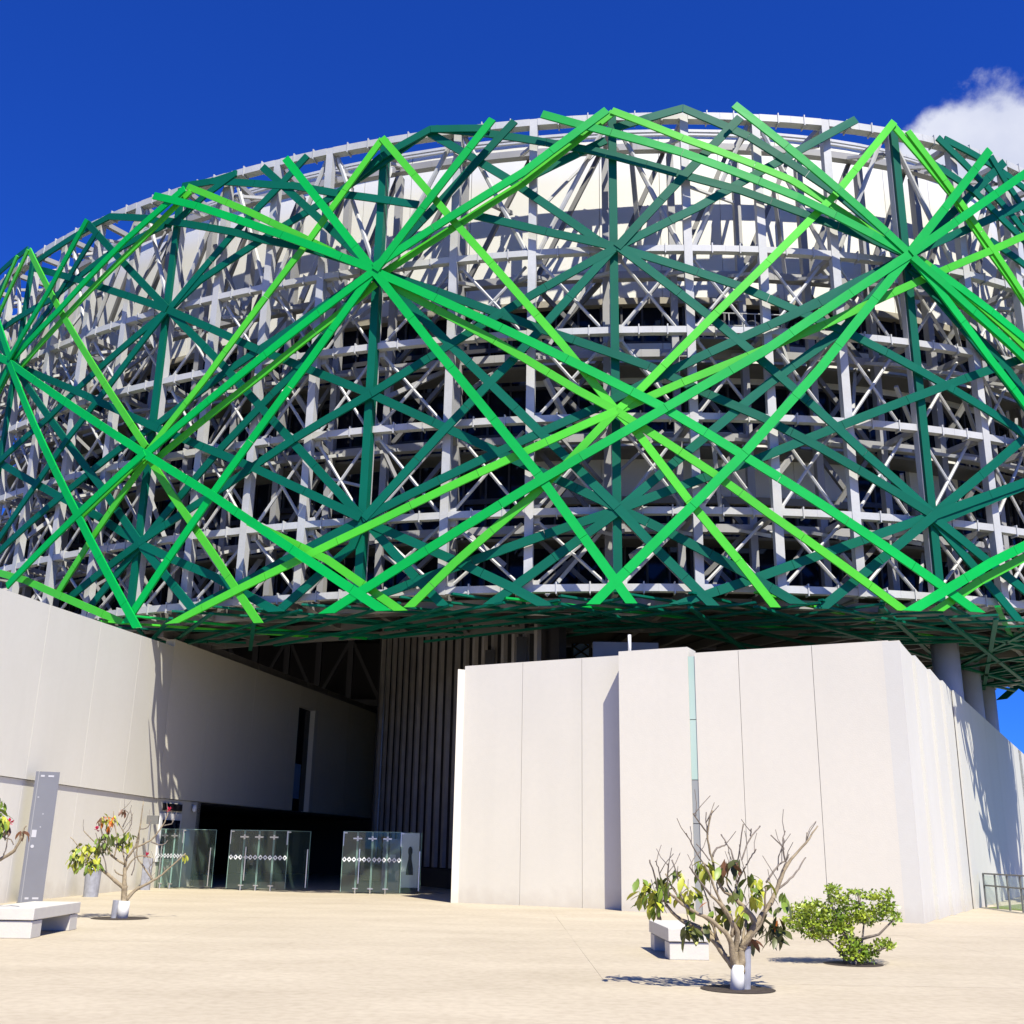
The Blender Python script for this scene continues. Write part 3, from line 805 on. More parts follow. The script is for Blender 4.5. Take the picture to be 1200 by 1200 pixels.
# shaded wall over the entrance (turns the corner at K)
E1 = K+Vector((.215, .977)).normalized()*27.2
rH = thing('hanging_wall', (*K, 3.3), 'shaded pale wall hanging over the dark entrance, cut by one narrow upright window', 'wall')
hd = (E1-K).normalized(); hn = Vector((hd.y, -hd.x))
w0 = (at_wall(347, 880, K, E1).to_2d()-K).length; w1 = (at_wall(366, 880, K, E1).to_2d()-K).length
jj = [3.4, 7.6, 11.8]
hz = 9.45
def hang(a, b, z0, z1, name='panel', mat=None):
    return MB().slab(K+hd*(a+.008), K+hd*(b-.008), z0, z1, hn, .4).build(name, mat or M['wall'], rH)
js = [0.0]+[j for j in jj if j < w0]+[w0]
for a, b in zip(js, js[1:]): hang(a, b, 3.3, hz)
zt = at_wall(356, 829, K, E1).z
hang(w0, w1, zt, hz)
js = [w1, w1+5, 27.2]
for a, b in zip(js, js[1:]): hang(a, b, 3.3, hz)
fr = MB().slab(K+hd*(w1-.02)+hn*.02, K+hd*(w1+.45)+hn*.02, 3.3, zt+.05, hn, .3); w = fr.build('window_frame', M['wall_w'], rH)
MB().slab(K+hd*w0-hn*.25, K+hd*w1-hn*.25, 3.3, zt, hn, .03).build('pane', M['glass_dk'], w)
MB().slab(K+hd*(w0+.2)-hn*.22, K+hd*(w0+(w1-w0)*.6)-hn*.22, 3.9, 5.6, hn, .02).build('painted_sky_patch', M['sky_pane'], w)  # blue sheet over the dark pane, painting in the sky it would mirror
# beam along the top of the hanging wall
for i in range(9):
    a = K+hd*(i*3.0)-hn*.7; b = K+hd*(i*3.0+2.95)-hn*.7
    MB().bar((a.x, a.y, hz+.3), (b.x, b.y, hz+.3), .3, .4).build('roof_beam', M['fin'], rH)
# lower return wall below the hanging wall and lobby behind
Rr = K+hd*3.6
rR = thing('return_wall', (*K, 0), 'short shaded wall below the hanging wall, left of the glass gates, streaked with sun', 'wall')
MB().slab(K-hn*.06, Rr-hn*.06, 0, 3.28, hn, .3).build('panel', M['wall'], rR)
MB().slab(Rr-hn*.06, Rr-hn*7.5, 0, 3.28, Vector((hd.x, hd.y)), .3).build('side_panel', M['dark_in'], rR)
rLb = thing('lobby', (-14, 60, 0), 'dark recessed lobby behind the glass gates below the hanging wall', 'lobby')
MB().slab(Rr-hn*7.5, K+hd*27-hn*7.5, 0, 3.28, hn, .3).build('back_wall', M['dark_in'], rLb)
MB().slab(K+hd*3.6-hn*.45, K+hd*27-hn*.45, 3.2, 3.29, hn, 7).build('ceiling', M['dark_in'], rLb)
for i in range(5):
    c = K+hd*(7+i*4)-hn*7.4
    MB().slab(c, c+hd*2.2, .1, 2.7, hn, .05).build('door', M['glass_dk'], rLb)
# camera lamp on the return wall
c = at_wall(225, 950, K, E1)
o = thing('wall_camera', c, 'small white dome camera on a bracket at the wall corner above the ticket window', 'camera')
MB().tube([c+Vector((0, .05, .22)), c+Vector((.12, -.1, .2))], .02, 8).build('bracket', M['white'], o)
m = MB(); m.tube([c+Vector((.12, -.1, .22)), c+Vector((.12, -.1, .1)), c+Vector((.12, -.1, .0)), c+Vector((.12, -.1, -.06))], [.05, .09, .085, .04], 12); m.build('dome', M['white'], o, smooth=True)
# ticket window on lower wall end
fo = thing('ticket_window', (*(K+hd*1.2), 1), 'dark ticket window in a white frame at the far end of the left wall', 'window')
MB().slab(K+hd*.35+hn*.0, K+hd*2.0, .95, 2.75, hn, .058).build('frame', M['white'], fo)
MB().slab(K+hd*.5+hn*.03, K+hd*1.85+hn*.03, 1.05, 2.5, hn, .026).build('pane', M['glass_dk'], fo)
MB().slab(K+hd*.5+hn*.03, K+hd*1.9+hn*.03, 2.86, 3.12, hn, .085).build('dark_slot', M['black'], fo)

# ------------------------------------------------------------------ glass gates
def gate(xl, xr, yb, xside, ysd, label, k, hgt=2.15):
    a = at_z(xl, yb, 0).to_2d(); b = at_z(xr, yb+1.5, 0).to_2d()
    root = thing('glass_gate', (*a, 0), label, 'glass gate', 'glass gates in front of the entrance')
    d = (b-a); Lg = d.length; d.normalize(); nn = Vector((d.y, -d.x)); npn = 3 if Lg < 1.6 else 4
    back = Vector((-nn.x, -nn.y))
    for i in range(npn):
        p0 = a+d*(Lg*i/npn+.012); p1 = a+d*(Lg*(i+1)/npn-.012)
        g = MB().slab(p0, p1, .06, hgt, nn, .014).build('glass_pane', M['glass'], root)
        m = MB(); 
        for (u, v) in ((p0, p0+d*.012), (p1-d*.012, p1)): m.slab(u+nn*.002, v+nn*.002, .06, hgt, nn, .018)
        m.slab(p0, p1, hgt, hgt+.012, nn, .016)
        m.build('glass_edge', M['glass_edge'], g)
        # diamond band
        m = MB(); nd = max(3, int((p1-p0).length/.16)); w = (p1-p0).length/nd
        for q in range(nd):
            c = p0+d*(w*(q+.5))+nn*.004
            for rr, zc in ((1.0, 1.18), ):
                zc = 1.18; h = .095; ww = w*.5
                pts = [(c-d*ww, zc), (c, zc+h), (c+d*ww, zc), (c, zc-h)]
                inn = [(c-d*ww*.45, zc), (c, zc+h*.45), (c+d*ww*.45, zc), (c, zc-h*.45)]
                b0 = len(m.v)
                for (pp, zz) in pts+inn: m.v.append((pp.x, pp.y, zz))
                for e in range(4): m.f.append((b0+e, b0+(e+1) % 4, b0+4+(e+1) % 4, b0+4+e))
        m.build('diamond_band', M['frost'], g)
    # posts, clamps, handle
    for i in range(1, npn):
        c = a+d*(Lg*i/npn)
        m = MB(); m.tube([(c.x+nn.x*.02, c.y+nn.y*.02, 0), (c.x+nn.x*.02, c.y+nn.y*.02, .16)], .03, 8)
        m.slab(c-d*.1+nn*.02, c+d*.1+nn*.02, .16, .2, nn, .05)
        m.build('floor_clamp', M['chrome'], root)
        m = MB(); c2 = c+nn*.02
        m.slab(c2-d*.16, c2+d*.16, hgt-.26, hgt-.21, nn, .05); m.slab(c2-d*.03, c2+d*.03, hgt-.32, hgt-.15, nn, .05)
        m.build('spider_clamp', M['chrome'], root)
    for f in (.02, .98):
        c = a+d*(Lg*f)+nn*.03
        m = MB(); m.bar((c.x, c.y, hgt-.5), (c.x, c.y, hgt), .03, .03); m.slab(c-d*.02, c+d*.12, hgt-.06, hgt-.02, nn, .04); m.build('corner_bracket', M['chrome'], root)
    c = a+d*(Lg*.3)+nn*.07
    m = MB(); m.bar((c.x, c.y, .35), (c.x, c.y, 1.55), .035, .035); m.bar((c.x, c.y, .5), (c.x-nn.x*.07, c.y-nn.y*.07, .5), .02, .02); m.bar((c.x, c.y, 1.45), (c.x-nn.x*.07, c.y-nn.y*.07, 1.45), .02, .02)
    m.build('door_handle', M['chrome'], root)
    # inner fins and side wing
    for i in range(1, npn):
        c = a+d*(Lg*i/npn)
        MB().slab(c-nn*.03, c-nn*.55, .06, hgt-.15, d, .014).build('glass_fin', M['glass'], root)
    sd = Vector((d.x*.42+back.x*.9, d.y*.42+back.y*.9)).normalized()
    s1 = b+sd*1.25
    n3 = Vector((sd.y, -sd.x))
    g = MB().slab(b+sd*.02, s1, .06, hgt, n3, .014).build('side_pane', M['glass'], root)
    m = MB(); m.slab(s1-sd*.014, s1, .06, hgt, n3, .02); m.slab(b, s1, hgt, hgt+.012, n3, .016); m.build('glass_edge', M['glass_edge'], g)
    c = b+sd*1.05+n3*.06
    MB().bar((c.x, c.y, .1), (c.x, c.y, 1.5), .035, .035).build('side_handle', M['chrome'], root)
    return root, a, b, d, nn
gate(176, 210, 1040.5, 238, 1040, 'leftmost glass gate, in front of the ticket window and the left wall', 0)
gate(264, 334, 1043, 356, 1043, 'glass gate in the middle, standing clear in front of the dark entrance', 1)
_, ga, gb, gd, gn = gate(398, 469, 1047, 491, 1050, 'rightmost glass gate, nearest the front wall, a figure board behind it', 2, hgt=2.15)
# figure board and ticket machine behind the right gate
c = at_depth(479, 1042, 43.0)
fb = thing('figure_board', (c.x, c.y, 0), 'white standing board with a black figure on it behind the right glass gate', 'sign board')
MB().box(c.x-.33, 43.0, .2, c.x+.33, 43.06, 2.15).build('board', M['white'], fb)
m = MB(); b0 = 0
prof = [(0, 1.0), (.17, 1.0), (.15, 1.25), (.08, 1.55), (.07, 1.7), (.1, 1.8), (.1, 1.92), (.05, 2.0), (0, 2.02)]
pts = [(x, z) for x, z in prof] + [(-x, z) for x, z in reversed(prof[1:-1])]
for y in (42.985, 42.995):
    for x, z in pts: m.v.append((c.x+x*.8, y, z-.35))
k = len(pts); m.f = [tuple(range(k)), tuple(reversed(range(k, 2*k)))] + [(i, (i+1) % k, k+(i+1) % k, k+i) for i in range(k)]
m.build('silhouette', M['black'], fb)
c = at_depth(457, 1033, 46.0)
tm = thing('ticket_machine', (c.x, c.y, 0), 'dark grey upright ticket machine seen through the right glass gate', 'ticket machine')
MB().box(c.x-.35, 46, 0, c.x+.35, 46.4, 1.95).build('cabinet', M['totem'], tm)
MB().box(c.x-.22, 45.98, 1.2, c.x+.18, 45.998, 1.35).build('screen', M['print'], tm)

# ------------------------------------------------------------------ street furniture
g0 = at_z(35, 1058, 0); gx, gy = g0.x, g0.y
tt = thing('sign_totem', (gx, gy, 0), 'tall slim grey sign totem standing before the left wall', 'sign')
hd_ = .38
rotz = math.radians(22)
def tp(u, v, z): return (gx+u*math.cos(rotz)-v*math.sin(rotz), gy+u*math.sin(rotz)+v*math.cos(rotz), z)
def rbox(u0, v0, z0, u1, v1, z1): return MB().hexa([tp(u0,v0,z0),tp(u1,v0,z0),tp(u1,v1,z0),tp(u0,v1,z0),tp(u0,v0,z1),tp(u1,v0,z1),tp(u1,v1,z1),tp(u0,v1,z1)])
rbox(-.22, -.12, .02, .32, .12, 3.5).build('face', M['totem'], tt)
rbox(-.31, -.115, .02, -.235, .12, 3.5).build('edge_strip', M['totem'], tt)
rbox(-.235, -.10, .02, -.22, .11, 3.49).build('edge_groove', M['totem_s'], tt)
rbox(-.34, -.15, 0, .36, .15, .02).build('base_plate', M['steel_dk'], tt)
m = MB()
for (u, z, w, h) in ((-.12, 3.38, .1, .05), (.1, 3.38, .15, .05), (-.1, .12, .1, .05), (.12, .12, .16, .05), (-.16, 2.8, .04, .03), (.02, 2.35, .03, .03), (.0, 2.0, .03, .03)):
    q = rbox(u-w/2, -.126, z-h/2, u+w/2, -.1205, z+h/2); b = len(m.v); m.v += q.v; m.f += [tuple(i+b for i in ff) for ff in q.f]
m.build('lettering', M['print'], tt)
rbox(-.2, -.127, 1.72, -.08, -.1205, 1.92).build('pictogram', M['print'], tt)
m = MB(); cc = Vector(tp(-.14, -.1205, 1.48)); c2 = Vector(tp(-.14, -.128, 1.48)); m.tube([cc, c2], .045, 16); m.build('round_mark', M['print'], tt)
# grey litter bin
g0 = at_z(106, 1051, 0)
lb = thing('litter_bin', (g0.x, g0.y, 0), 'grey upright litter bin by the left wall, behind the small tree', 'bin')
rr = .24
MB().tube([(g0.x, g0.y, 0), (g0.x, g0.y, .78)], [rr-.02, rr], 20).build('body', M['pipe'], lb)
MB().tube([(g0.x, g0.y, .78), (g0.x, g0.y, .8), (g0.x, g0.y, .86)], [rr+.01, rr+.015, rr-.03], 20).build('rim', M['chrome'], lb)
# slim post device
g0 = at_z(170, 1043, 0)
sd = thing('access_post', (g0.x, g0.y, 0), 'slim grey access post with a small head left of the first glass gate', 'post')
MB().box(g0.x-.16, g0.y-.06, 0, g0.x+.16, g0.y+.06, 1.1).build('cabinet', M['pipe'], sd)
MB().box(g0.x-.1, g0.y-.05, 1.1, g0.x-.04, g0.y+.02, 2.4).build('pole', M['chrome'], sd)
MB().box(g0.x-.2, g0.y-.08, 2.3, g0.x+.22, g0.y+.05, 2.6).build('head', M['steel_dk'], sd)
# benches: slab on two thick blocks
def bench(c, L_, W_, H_, rot, label):
    r = thing('bench', (c[0], c[1], 0), label, 'bench', 'plaza benches')
    cr_, sr_ = math.cos(rot), math.sin(rot)
    def R(u, v, z): return (c[0]+u*cr_-v*sr_, c[1]+u*sr_+v*cr_, z)
    def bx(u0, v0, z0, u1, v1, z1): return MB().hexa([R(u0,v0,z0),R(u1,v0,z0),R(u1,v1,z0),R(u0,v1,z0),R(u0,v0,z1),R(u1,v0,z1),R(u1,v1,z1),R(u0,v1,z1)])
    for nm, q in (('seat', bx(-L_/2, -W_/2, H_-.2, L_/2, W_/2, H_)), ('leg', bx(-L_/2+.03, -W_/2+.02, 0, -L_/2+.5, W_/2-.02, H_-.212)), ('leg', bx(L_/2-.45, -W_/2+.02, 0, L_/2-.03, W_/2-.02, H_-.212))):
        o = q.build(nm, M['bench'], r)
        md = o.modifiers.new('bevel', 'BEVEL'); md.width = .012; md.segments = 2
    return r
a = at_z(33, 1101, 0); b = at_z(91, 1089, 0)
rot = math.atan2(b.y-a.y, b.x-a.x)
dirb = Vector((math.cos(rot), math.sin(rot))); nb_ = Vector((-dirb.y, dirb.x))
Lb = 2.4
fc = b.to_2d() - dirb*(Lb/2) + nb_*.45
bench(fc, Lb, .9, .5, rot, 'pale concrete bench at the left edge near the grey sign totem')
a = at_z(785, 1126, 0); b2 = at_z(760, 1111, 0)
rot = math.atan2(b2.y-a.y, b2.x-a.x)
dirb = Vector((math.cos(rot), math.sin(rot)))
Lb = (b2.to_2d()-a.to_2d()).length
c = (a.to_2d()+b2.to_2d())/2
nr = Vector((dirb.y, -dirb.x))
if nr.x < 0: nr = -nr
bench(c+nr*.33, 2.1, .66, .47, rot, 'pale concrete bench on the right, half hidden behind the bare-branched tree')
# railing on the right
q0 = at_z(1156, 1063.5, 0); q1 = at_z(1216, 1072, 0)
rl = thing('glass_railing', (q0.x, q0.y, 0), 'low glass railing with grey top rails at the right edge beside the white wall', 'railing')
d = (q1-q0); Lr = d.length; d.normalize(); n_ = 5
for i in range(n_):
    a = q0+d*(Lr*i/(n_-1))
    MB().bar(a, a+Vector((0,0,1.1)), .05, .05).build('post', M['steel_dk'], rl)
    if i < n_-1:
        b = q0+d*(Lr*(i+1)/(n_-1))
        MB().slab(a.to_2d()+d.to_2d()*.06, b.to_2d()-d.to_2d()*.06, .1, 1.05, Vector((d.y, -d.x)), .012).build('pane', M['glass'], rl)
for z in (1.1, .72):
    MB().bar(q0+Vector((0,0,z)), q1+Vector((0,0,z)), .05, .05).build('rail', M['steel_dk'], rl)
g = MB(); g.v = [(16.3, 39.2, .012), (17.6, 33.0, .012), (40, 44, .012), (40, 70, .012)]; g.f = [(0,1,2,3)]
o = g.build('grass', M['grass']); o['kind'] = 'stuff'; o['label'] = 'strip of short green grass beyond the glass railing'

# ------------------------------------------------------------------ trees
def leaf_mesh(name, Ln, Wd_, mat):
    v = []; f = []
    prof = [(0, .06), (.25, .75), (.55, 1), (.8, .7), (1, .05)]
    for i, (a, w) in enumerate(prof):
        x = a*Ln; dz = -.28*Ln*a*a
        v += [(x, -w*Wd_/2, dz+.12*w*Wd_), (x, 0, dz), (x, w*Wd_/2, dz+.12*w*Wd_)]
    for i in range(len(prof)-1):
        a = i*3; f += [(a, a+1, a+4, a+3), (a+1, a+2, a+5, a+4)]
    me = bpy.data.meshes.new(name); me.from_pydata(v, [], f); me.materials.append(mat); me.shade_smooth(); return me
LM = {k: leaf_mesh('leaf', .185, .078, M['leaf_'+k]) for k in 'gydob'}
def tree(root, depth, org, sc, branches, clusters, flowers=(), rs=1.0, leafscale=1.0, mult=1.0, twigs=0):
    zx, zy = org
    def W3(X, Y, dd=0.0): return at_depth(zx+X/sc, zy+Y/sc, depth+dd)
    random.seed(int(depth*10)); ends = []
    for br in branches:
        r0, r1, pts = br[0], br[1], br[2]; dd = br[3] if len(br) > 3 else 0; d0_ = br[4] if len(br) > 4 else 0
        P = []
        nP = len(pts)
        for i, (X, Y) in enumerate(pts): P.append(W3(X, Y, d0_+(dd-d0_)*i/(nP-1)))
        # smooth
        Q = [P[0]]
        for i in range(nP-1):
            a_, b_ = P[i], P[i+1]
            pm = P[i-1] if i else a_; pn = P[i+2] if i+2 < nP else b_
            for k in range(1, 5):
                t = k/4; Q.append(0.5*((2*a_)+(b_-pm)*t+(2*pm-5*a_+4*b_-pn)*t*t+(3*a_-pm-3*b_+pn)*t**3) + Vector([random.uniform(-.006, .006) for _ in range(3)]))
        R_ = [(r0+(r1-r0)*i/(len(Q)-1))*rs*(1+random.uniform(-.1, .1)) for i in range(len(Q))]
        R_[-1] *= 1.25
        ends.append(Q)
        MB().tube(Q, R_, 7).build('branch' if r0 < .05 else 'trunk', M['bark'] if r0 > .016 else M['bark_g'], root, smooth=True)
    for k in range(twigs):
        Q = random.choice(ends[3:]); i = random.randrange(len(Q)//3, len(Q)); p = Q[i]; d = Vector((random.uniform(-.8, .8), random.uniform(-.8, .8), random.uniform(.35, 1.3))).normalized(); ln = random.uniform(.14, .36)
        MB().tube([p, p+d*ln*.5+Vector((random.uniform(-.03, .03), 0, .02)), p+d*ln+Vector((0, 0, .04))], [.0065, .005, .0045], 5).build('twig', M['bark_g'], root)
    inv = Matrix.Translation(-world_loc(root))
    for (X, Y, rad, nlf, kinds, dd) in clusters:
        for k in range(int(round(nlf*mult))):
            a = random.uniform(0, 2*PI); q = math.sqrt(random.random())*rad
            c = W3(X+math.cos(a)*q, Y+math.sin(a)*q*.9, dd+random.uniform(-.28, .28))
            kk = random.choice(kinds)
            o = bpy.data.objects.new('leaf', LM[kk]); COL.objects.link(o); o.parent = root; o.matrix_parent_inverse = inv
            o.location = c; yaw = random.uniform(0, 2*PI); pit = random.uniform(.1, 1.35)
            o.rotation_euler = (random.uniform(-.5, .5), pit, yaw); s_ = random.uniform(.7, 1.25)*leafscale; o.scale = (s_, s_, s_)
    for (X, Y) in flowers:
        c = W3(X, Y, 0); m = MB()
        for k in range(14):
            a = random.uniform(0, 2*PI); e = random.uniform(-.4, 1.4); dv = Vector((math.cos(a)*math.cos(e), math.sin(a)*math.cos(e), math.sin(e)))
            sd_ = dv.cross(Vector((0, 0, 1))).normalized()*.035
            b = len(m.v); m.v += [tuple(c), tuple(c+dv*.06+sd_*.7), tuple(c+dv*.10), tuple(c+dv*.06-sd_*.7)]; m.f.append((b, b+1, b+2, b+3))
        m.build('flower', M['pink'], root)
def pit(c, r, name='tree_pit'):
    m = MB(); n_ = 40
    for i in range(n_):
        a = 2*PI*i/n_; m.v.append((c.x+math.cos(a)*r, c.y+math.sin(a)*r, .006))
    m.f = [tuple(range(n_))]; o = m.build(name, M['soil'], plaza); return o
# right tree
D1 = 14.6; o1 = (720, 940)
base = at_depth(720+718/5, 940+1085/5, D1)
rt = thing('bare_branched_tree', (base.x, base.y, 0), 'small gnarled tree with bare twigs and yellowing leaves in front of the right bench', 'tree')
BR = [(.062, .045, [(722, 1000), (712, 940), (700, 880)]),
 (.060, .04, [(738, 1000), (742, 930), (745, 850)]),
 (.045, .014, [(705, 960), (690, 900), (670, 790), (560, 690), (430, 620), (330, 540)], -.3),
 (.045, .018, [(700, 970), (640, 890), (570, 800), (480, 730), (390, 690), (300, 600)], .35),
 (.050, .018, [(745, 860), (800, 770), (822, 700), (760, 620), (700, 560), (640, 520)], .1),
 (.04, .015, [(700, 890), (720, 780), (690, 700), (620, 600), (560, 540)], -.25),
 (.045, .008, [(745, 850), (830, 720), (900, 610), (950, 520), (1010, 370), (1120, 240), (1190, 140)], .45),
 (.016, .008, [(950, 515), (1030, 450), (1080, 390), (1120, 325)], .6, .3),
 (.014, .007, [(1010, 370), (990, 290), (985, 260), (915, 195)], .3, .4),
 (.009, .007, [(985, 260), (990, 210), (1000, 170)], .4, .33),
 (.010, .008, [(1120, 240), (1130, 180)], .45, .43),
 (.02, .010, [(640, 520), (600, 440), (570, 330), (545, 180), (575, 50)], -.1, .1),
 (.011, .008, [(545, 180), (500, 120), (460, 65)], -.3, -.05),
 (.009, .007, [(548, 190), (538, 120), (536, 60)], 0, -.05),
 (.014, .008, [(575, 320), (600, 270), (655, 245), (625, 190)], .2, .05),
 (.016, .009, [(700, 560), (715, 480), (710, 400), (690, 300), (650, 230)], .3, .1),
 (.014, .008, [(720, 480), (735, 440), (770, 375)], 0, .2),
 (.010, .008, [(712, 400), (735, 280), (755, 130)], .1, .25),
 (.011, .008, [(745, 340), (790, 220), (855, 140)], .5, .25),
 (.009, .008, [(797, 200), (803, 155)], .35, .4),
 (.009, .008, [(770, 370), (800, 320), (832, 272)], .1, .2),
 (.016, .008, [(560, 540), (490, 450), (440, 380)], -.5, -.25),
 (.010, .007, [(570, 400), (500, 330), (450, 240), (418, 180)], -.2, 0),
 (.009, .007, [(560, 340), (515, 285), (478, 242)], .1, 0),
 (.014, .009, [(890, 470), (950, 380), (1005, 345)], .5, .3),
 (.010, .007, [(1005, 345), (1025, 305)], .5, .5),
 (.009, .007, [(955, 400), (962, 315)], .5, .45),
 (.03, .012, [(640, 890), (560, 760), (400, 690), (340, 640)], .6, .1),
 (.022, .010, [(690, 790), (680, 680), (610, 560), (560, 430), (520, 350)], -.3, -.1),
 (.02, .010, [(745, 860), (800, 790), (870, 690), (880, 600), (890, 500)], -.3, 0),
 (.02, .010, [(745, 820), (770, 700), (740, 600), (660, 480), (670, 380)], .4, 0),
 (.024, .010, [(640, 880), (600, 800), (560, 700), (400, 590), (300, 420)], .2, .1),
 (.016, .008, [(430, 620), (395, 560), (380, 480), (340, 340)], 0, -.3),
 (.016, .008, [(330, 590), (265, 560), (240, 440), (205, 340)], .1, .35),
 (.012, .007, [(300, 600), (275, 480), (262, 400), (240, 345)], .3, .35),
 (.012, .007, [(320, 560), (310, 440), (318, 360)], -.2, 0),
 (.03, .028, [(262, 690), (255, 640), (250, 590)], .4, .4),
 (.014, .008, [(690, 700), (640, 640), (610, 560), (600, 470)], .1, .0),
 (.014, .008, [(560, 640), (540, 560), (490, 430)], .1, .2),
 (.012, .007, [(930, 560), (970, 430), (1005, 350)], .2, .3)]
CLU = [(230, 540, 90, 36, 'gyyyg', .35), (150, 470, 35, 6, 'gy', .3), (300, 470, 60, 12, 'gdy', .2), (360, 430, 50, 8, 'yg', 0), (440, 540, 65, 18, 'yyyg', -.1), (380, 470, 10, 1, 'o', -.2), (540, 380, 60, 16, 'gyy', .1),
 (600, 400, 50, 8, 'gd', .1), (500, 720, 60, 10, 'dgy', .3), (435, 750, 40, 10, 'dd', .2), (630, 640, 60, 10, 'gyd', .1), (545, 585, 8, 1, 'o', -.3), (800, 440, 35, 7, 'gy', .2), (850, 510, 75, 18, 'gyy', .1), (960, 580, 65, 12, 'ggd', .1),
 (900, 720, 80, 26, 'dd', .3), (940, 770, 50, 12, 'dd', .3), (955, 690, 6, 1, 'o', 0), (740, 630, 30, 4, 'yg', 0), (800, 810, 30, 6, 'db', .2), (720, 360, 35, 8, 'bdg', .1), (650, 350, 25, 4, 'b', 0), (700, 500, 60, 8, 'dg', .2), (780, 700, 50, 8, 'dbg', .3)]
tree(rt, D1, o1, 5.0, BR, CLU, mult=1.14, twigs=45)
c = at_depth(864, 1160, D1)
MB().tube([(base.x+.0, D1, -.02), (base.x+.01, D1, .12), (base.x+.02, D1, .29)], [.088, .084, .08], 14).build('whitewashed_base', M['whitewash'], rt, smooth=True)
pp = at_depth(875.5, 1150, D1-.05)
o = MB().tube([(pp.x+.0, D1+.06, 0), (pp.x+.03, D1+.06, .5)], .062, 16).build('standpipe', M['pipe'])
tag(o, 'short grey standpipe leaning against the whitewashed foot of the bare-branched tree', 'pipe')
pit(Vector((base.x+.02, D1+.05, 0)), .46)
# left tree
D2 = 26.0; o2 = (0, 880)
base = at_depth(675/4.8, 880+940/4.8, D2)
lt = thing('flowering_tree', (base.x, base.y, 0), 'small twiggy tree with pink flowers and yellow green leaves before the left wall', 'tree')
BR = [(.085, .06, [(690, 905), (698, 850), (700, 760)]), (.055, .02, [(700, 770), (700, 690), (705, 640), (718, 590)], .1), (.045, .018, [(695, 770), (600, 690), (540, 650), (480, 640)], -.3),
 (.045, .012, [(712, 840), (760, 785), (860, 730), (930, 680), (1045, 575)], .3), (.028, .012, [(705, 640), (640, 600), (610, 560), (575, 470), (560, 400)], -.2, .05), (.03, .01, [(715, 600), (760, 540), (785, 440), (808, 285)], .2, .1),
 (.022, .012, [(760, 545), (850, 500), (915, 420), (945, 350)], .3, .15), (.02, .01, [(860, 730), (800, 640), (770, 590), (780, 500), (790, 410)], 0, .2), (.018, .01, [(690, 700), (660, 690), (645, 668)], -.1),
 (.016, .009, [(848, 510), (910, 530), (943, 505)], .4, .2), (.018, .009, [(590, 570), (530, 510), (470, 450)], -.4, -.1), (.018, .009, [(540, 650), (460, 560), (398, 485)], -.4, -.3), (.02, .009, [(705, 640), (690, 540), (700, 470), (650, 390), (600, 370)], .2),
 (.014, .008, [(700, 470), (740, 410), (735, 335)], .3, .1), (.014, .008, [(720, 590), (690, 560), (620, 500), (590, 440)], -.2, 0), (.014, .008, [(690, 430), (720, 350), (680, 330)], .1, .1), (.014, .009, [(785, 440), (830, 430), (850, 385)], .2, .2),
 (.02, .009, [(700, 690), (740, 620), (790, 590), (850, 600)], .1, .1), (.014, .008, [(860, 730), (840, 660), (870, 620)], .2, .2), (.014, .008, [(930, 680), (920, 650)], .3, .3), (.016, .008, [(600, 690), (590, 620), (560, 540), (540, 460)], -.2, -.2),
 (.014, .008, [(915, 420), (965, 410), (975, 380)], .3, .3), (.018, .008, [(640, 600), (660, 500), (640, 400), (640, 340)], 0, -.1), (.014, .008, [(740, 700), (760, 620), (745, 520)], .1, .1)]
CLU = [(480, 590, 85, 74, 'yyg', -.3), (520, 640, 40, 14, 'yg', -.3), (430, 590, 30, 8, 'yg', -.3), (595, 510, 60, 36, 'gd', -.1), (700, 490, 52, 32, 'gdy', .1), (610, 385, 45, 22, 'yyo', 0), (560, 540, 40, 12, 'dg', 0), (625, 395, 15, 3, 'o', -.1), (575, 370, 15, 4, 'b', 0), (540, 620, 35, 10, 'yg', -.2), (690, 335, 16, 4, 'b', 0), (1040, 590, 12, 3, 'y', .3)]
tree(lt, D2, o2, 4.8, BR, CLU, [(545, 445), (950, 335), (825, 590)], twigs=30, mult=1.25, leafscale=.9)
MB().tube([(base.x+.04, D2, -.02), (base.x+.06, D2, .37)], [.13, .12], 14).build('whitewashed_base', M['whitewash'], lt, smooth=True)
o = MB().tube([(base.x-.13, D2+.04, 0), (base.x-.12, D2+.04, .38)], .09, 14).build('standpipe', M['pipe'])
tag(o, 'short grey standpipe at the foot of the pink flowering tree', 'pipe')
pit(Vector((base.x, D2, 0)), .62)
# half-seen tree at the left edge
D3 = 20.0
base = at_z(-24, 1096, 0)
et = thing('edge_tree', (base.x, 20, 0), 'half seen tree with bright green leaves cut off by the left edge of the picture', 'tree')
BR = [(.08, .05, [(-120, 1000), (-118, 800), (-110, 700)]), (.05, .02, [(-110, 710), (-60, 640), (0, 610), (80, 560), (125, 480)]), (.02, .01, [(125, 480), (132, 450), (148, 420)]), (.03, .015, [(-110, 700), (-60, 560), (0, 490), (40, 440), (52, 405)]), (.014, .008, [(0, 480), (60, 500), (75, 530)]), (.03, .012, [(-110, 700), (-150, 520), (-120, 380)]), (.02, .01, [(-60, 560), (-30, 440), (-10, 340)]), (.012, .008, [(20, 590), (40, 520), (48, 460)])]
CLU = [(0, 370, 50, 30, 'ggy', 0), (-10, 300, 45, 20, 'gg', 0), (30, 400, 22, 8, 'yg', 0), (135, 455, 20, 8, 'b', 0), (45, 425, 14, 5, 'b', 0), (-120, 360, 70, 26, 'ggy', 0), (0, 450, 25, 5, 'gd', 0)]
tree(et, D3, o2, 4.8, BR, CLU, [(55, 405)])
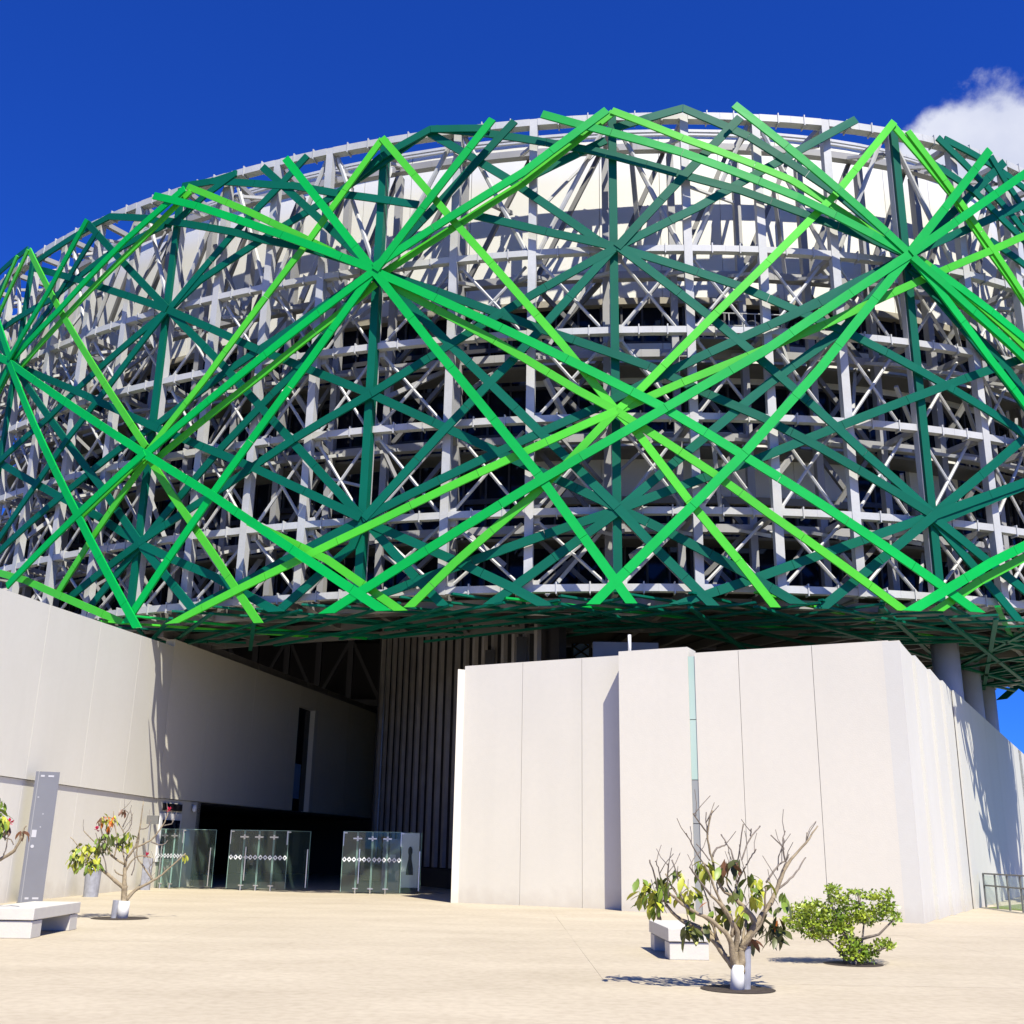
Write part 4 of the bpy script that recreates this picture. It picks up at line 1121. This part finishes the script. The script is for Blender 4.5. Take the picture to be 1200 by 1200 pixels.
# bush
D4 = 18.2
bc = at_depth(1000, 1130, D4)
bu = thing('round_bush', (bc.x, bc.y, 0), 'low spreading bright green bush to the right of the bare-branched tree', 'bush')
def Z7(X, Y, dd=0): return at_depth(900+X/4, 1000+Y/4, D4+dd)
blobs = [(130, 320, 70, 50), (170, 260, 60, 40), (230, 270, 80, 60), (300, 170, 38, 25), (330, 215, 50, 30), (290, 330, 90, 70), (390, 270, 80, 55), (410, 180, 45, 16), (480, 200, 35, 25), (550, 200, 45, 25), (545, 255, 50, 35), (595, 300, 32, 35), (470, 300, 70, 40), (380, 430, 60, 50), (440, 460, 80, 40), (530, 420, 45, 25), (570, 435, 28, 22), (250, 380, 60, 30), (360, 350, 50, 40), (200, 350, 60, 40), (420, 490, 70, 22)]
m = MB()
random.seed(4)
for (X, Y, rx, ry) in blobs:
    rx *= random.uniform(.8, 1.0); ry *= random.uniform(.75, 1.0)
    for k in range(int(rx*ry/6.4)):
        a = random.uniform(0, 2*PI); q = random.random()**.5
        q = q if random.random() < .8 else q*random.uniform(1.1, 1.5)
        c = Z7(X+math.cos(a)*q*rx, Y+math.sin(a)*q*ry, random.uniform(-.5, .5)*(1-.4*min(q, 1.2))+.1)
        d = Vector((random.gauss(0, 1), random.gauss(0, 1), random.gauss(.2, .7))).normalized(); u = d.cross(Vector((random.gauss(0, 1), random.gauss(0, 1), random.gauss(0, 1)))).normalized()
        ln = random.uniform(.045, .085); w = ln*.27
        b = len(m.v); m.v += [tuple(c), tuple(c+d*ln*.5+u*w), tuple(c+d*ln), tuple(c+d*ln*.5-u*w)]; m.f.append((b, b+1, b+2, b+3))
o = m.build('foliage', M['leaf_bush'], bu); o['kind'] = 'stuff'
for pts in ([(400, 520), (350, 470), (250, 380), (150, 330)], [(400, 520), (400, 420), (380, 300), (320, 200)], [(405, 520), (440, 420), (450, 330), (540, 240)], [(405, 520), (470, 470), (560, 440)], [(440, 400), (520, 380), (590, 310)], [(400, 420), (330, 350), (280, 180)], [(450, 330), (430, 230), (420, 180)], [(405, 520), (360, 500), (330, 460)]):
    MB().tube([Z7(x, y, random.uniform(-.15, .25)) for x, y in pts], [.03, .02, .014, .008][:len(pts)], 6).build('stem', M['bark_g'], bu)
pit(Vector((bc.x, bc.y, 0)), .45)
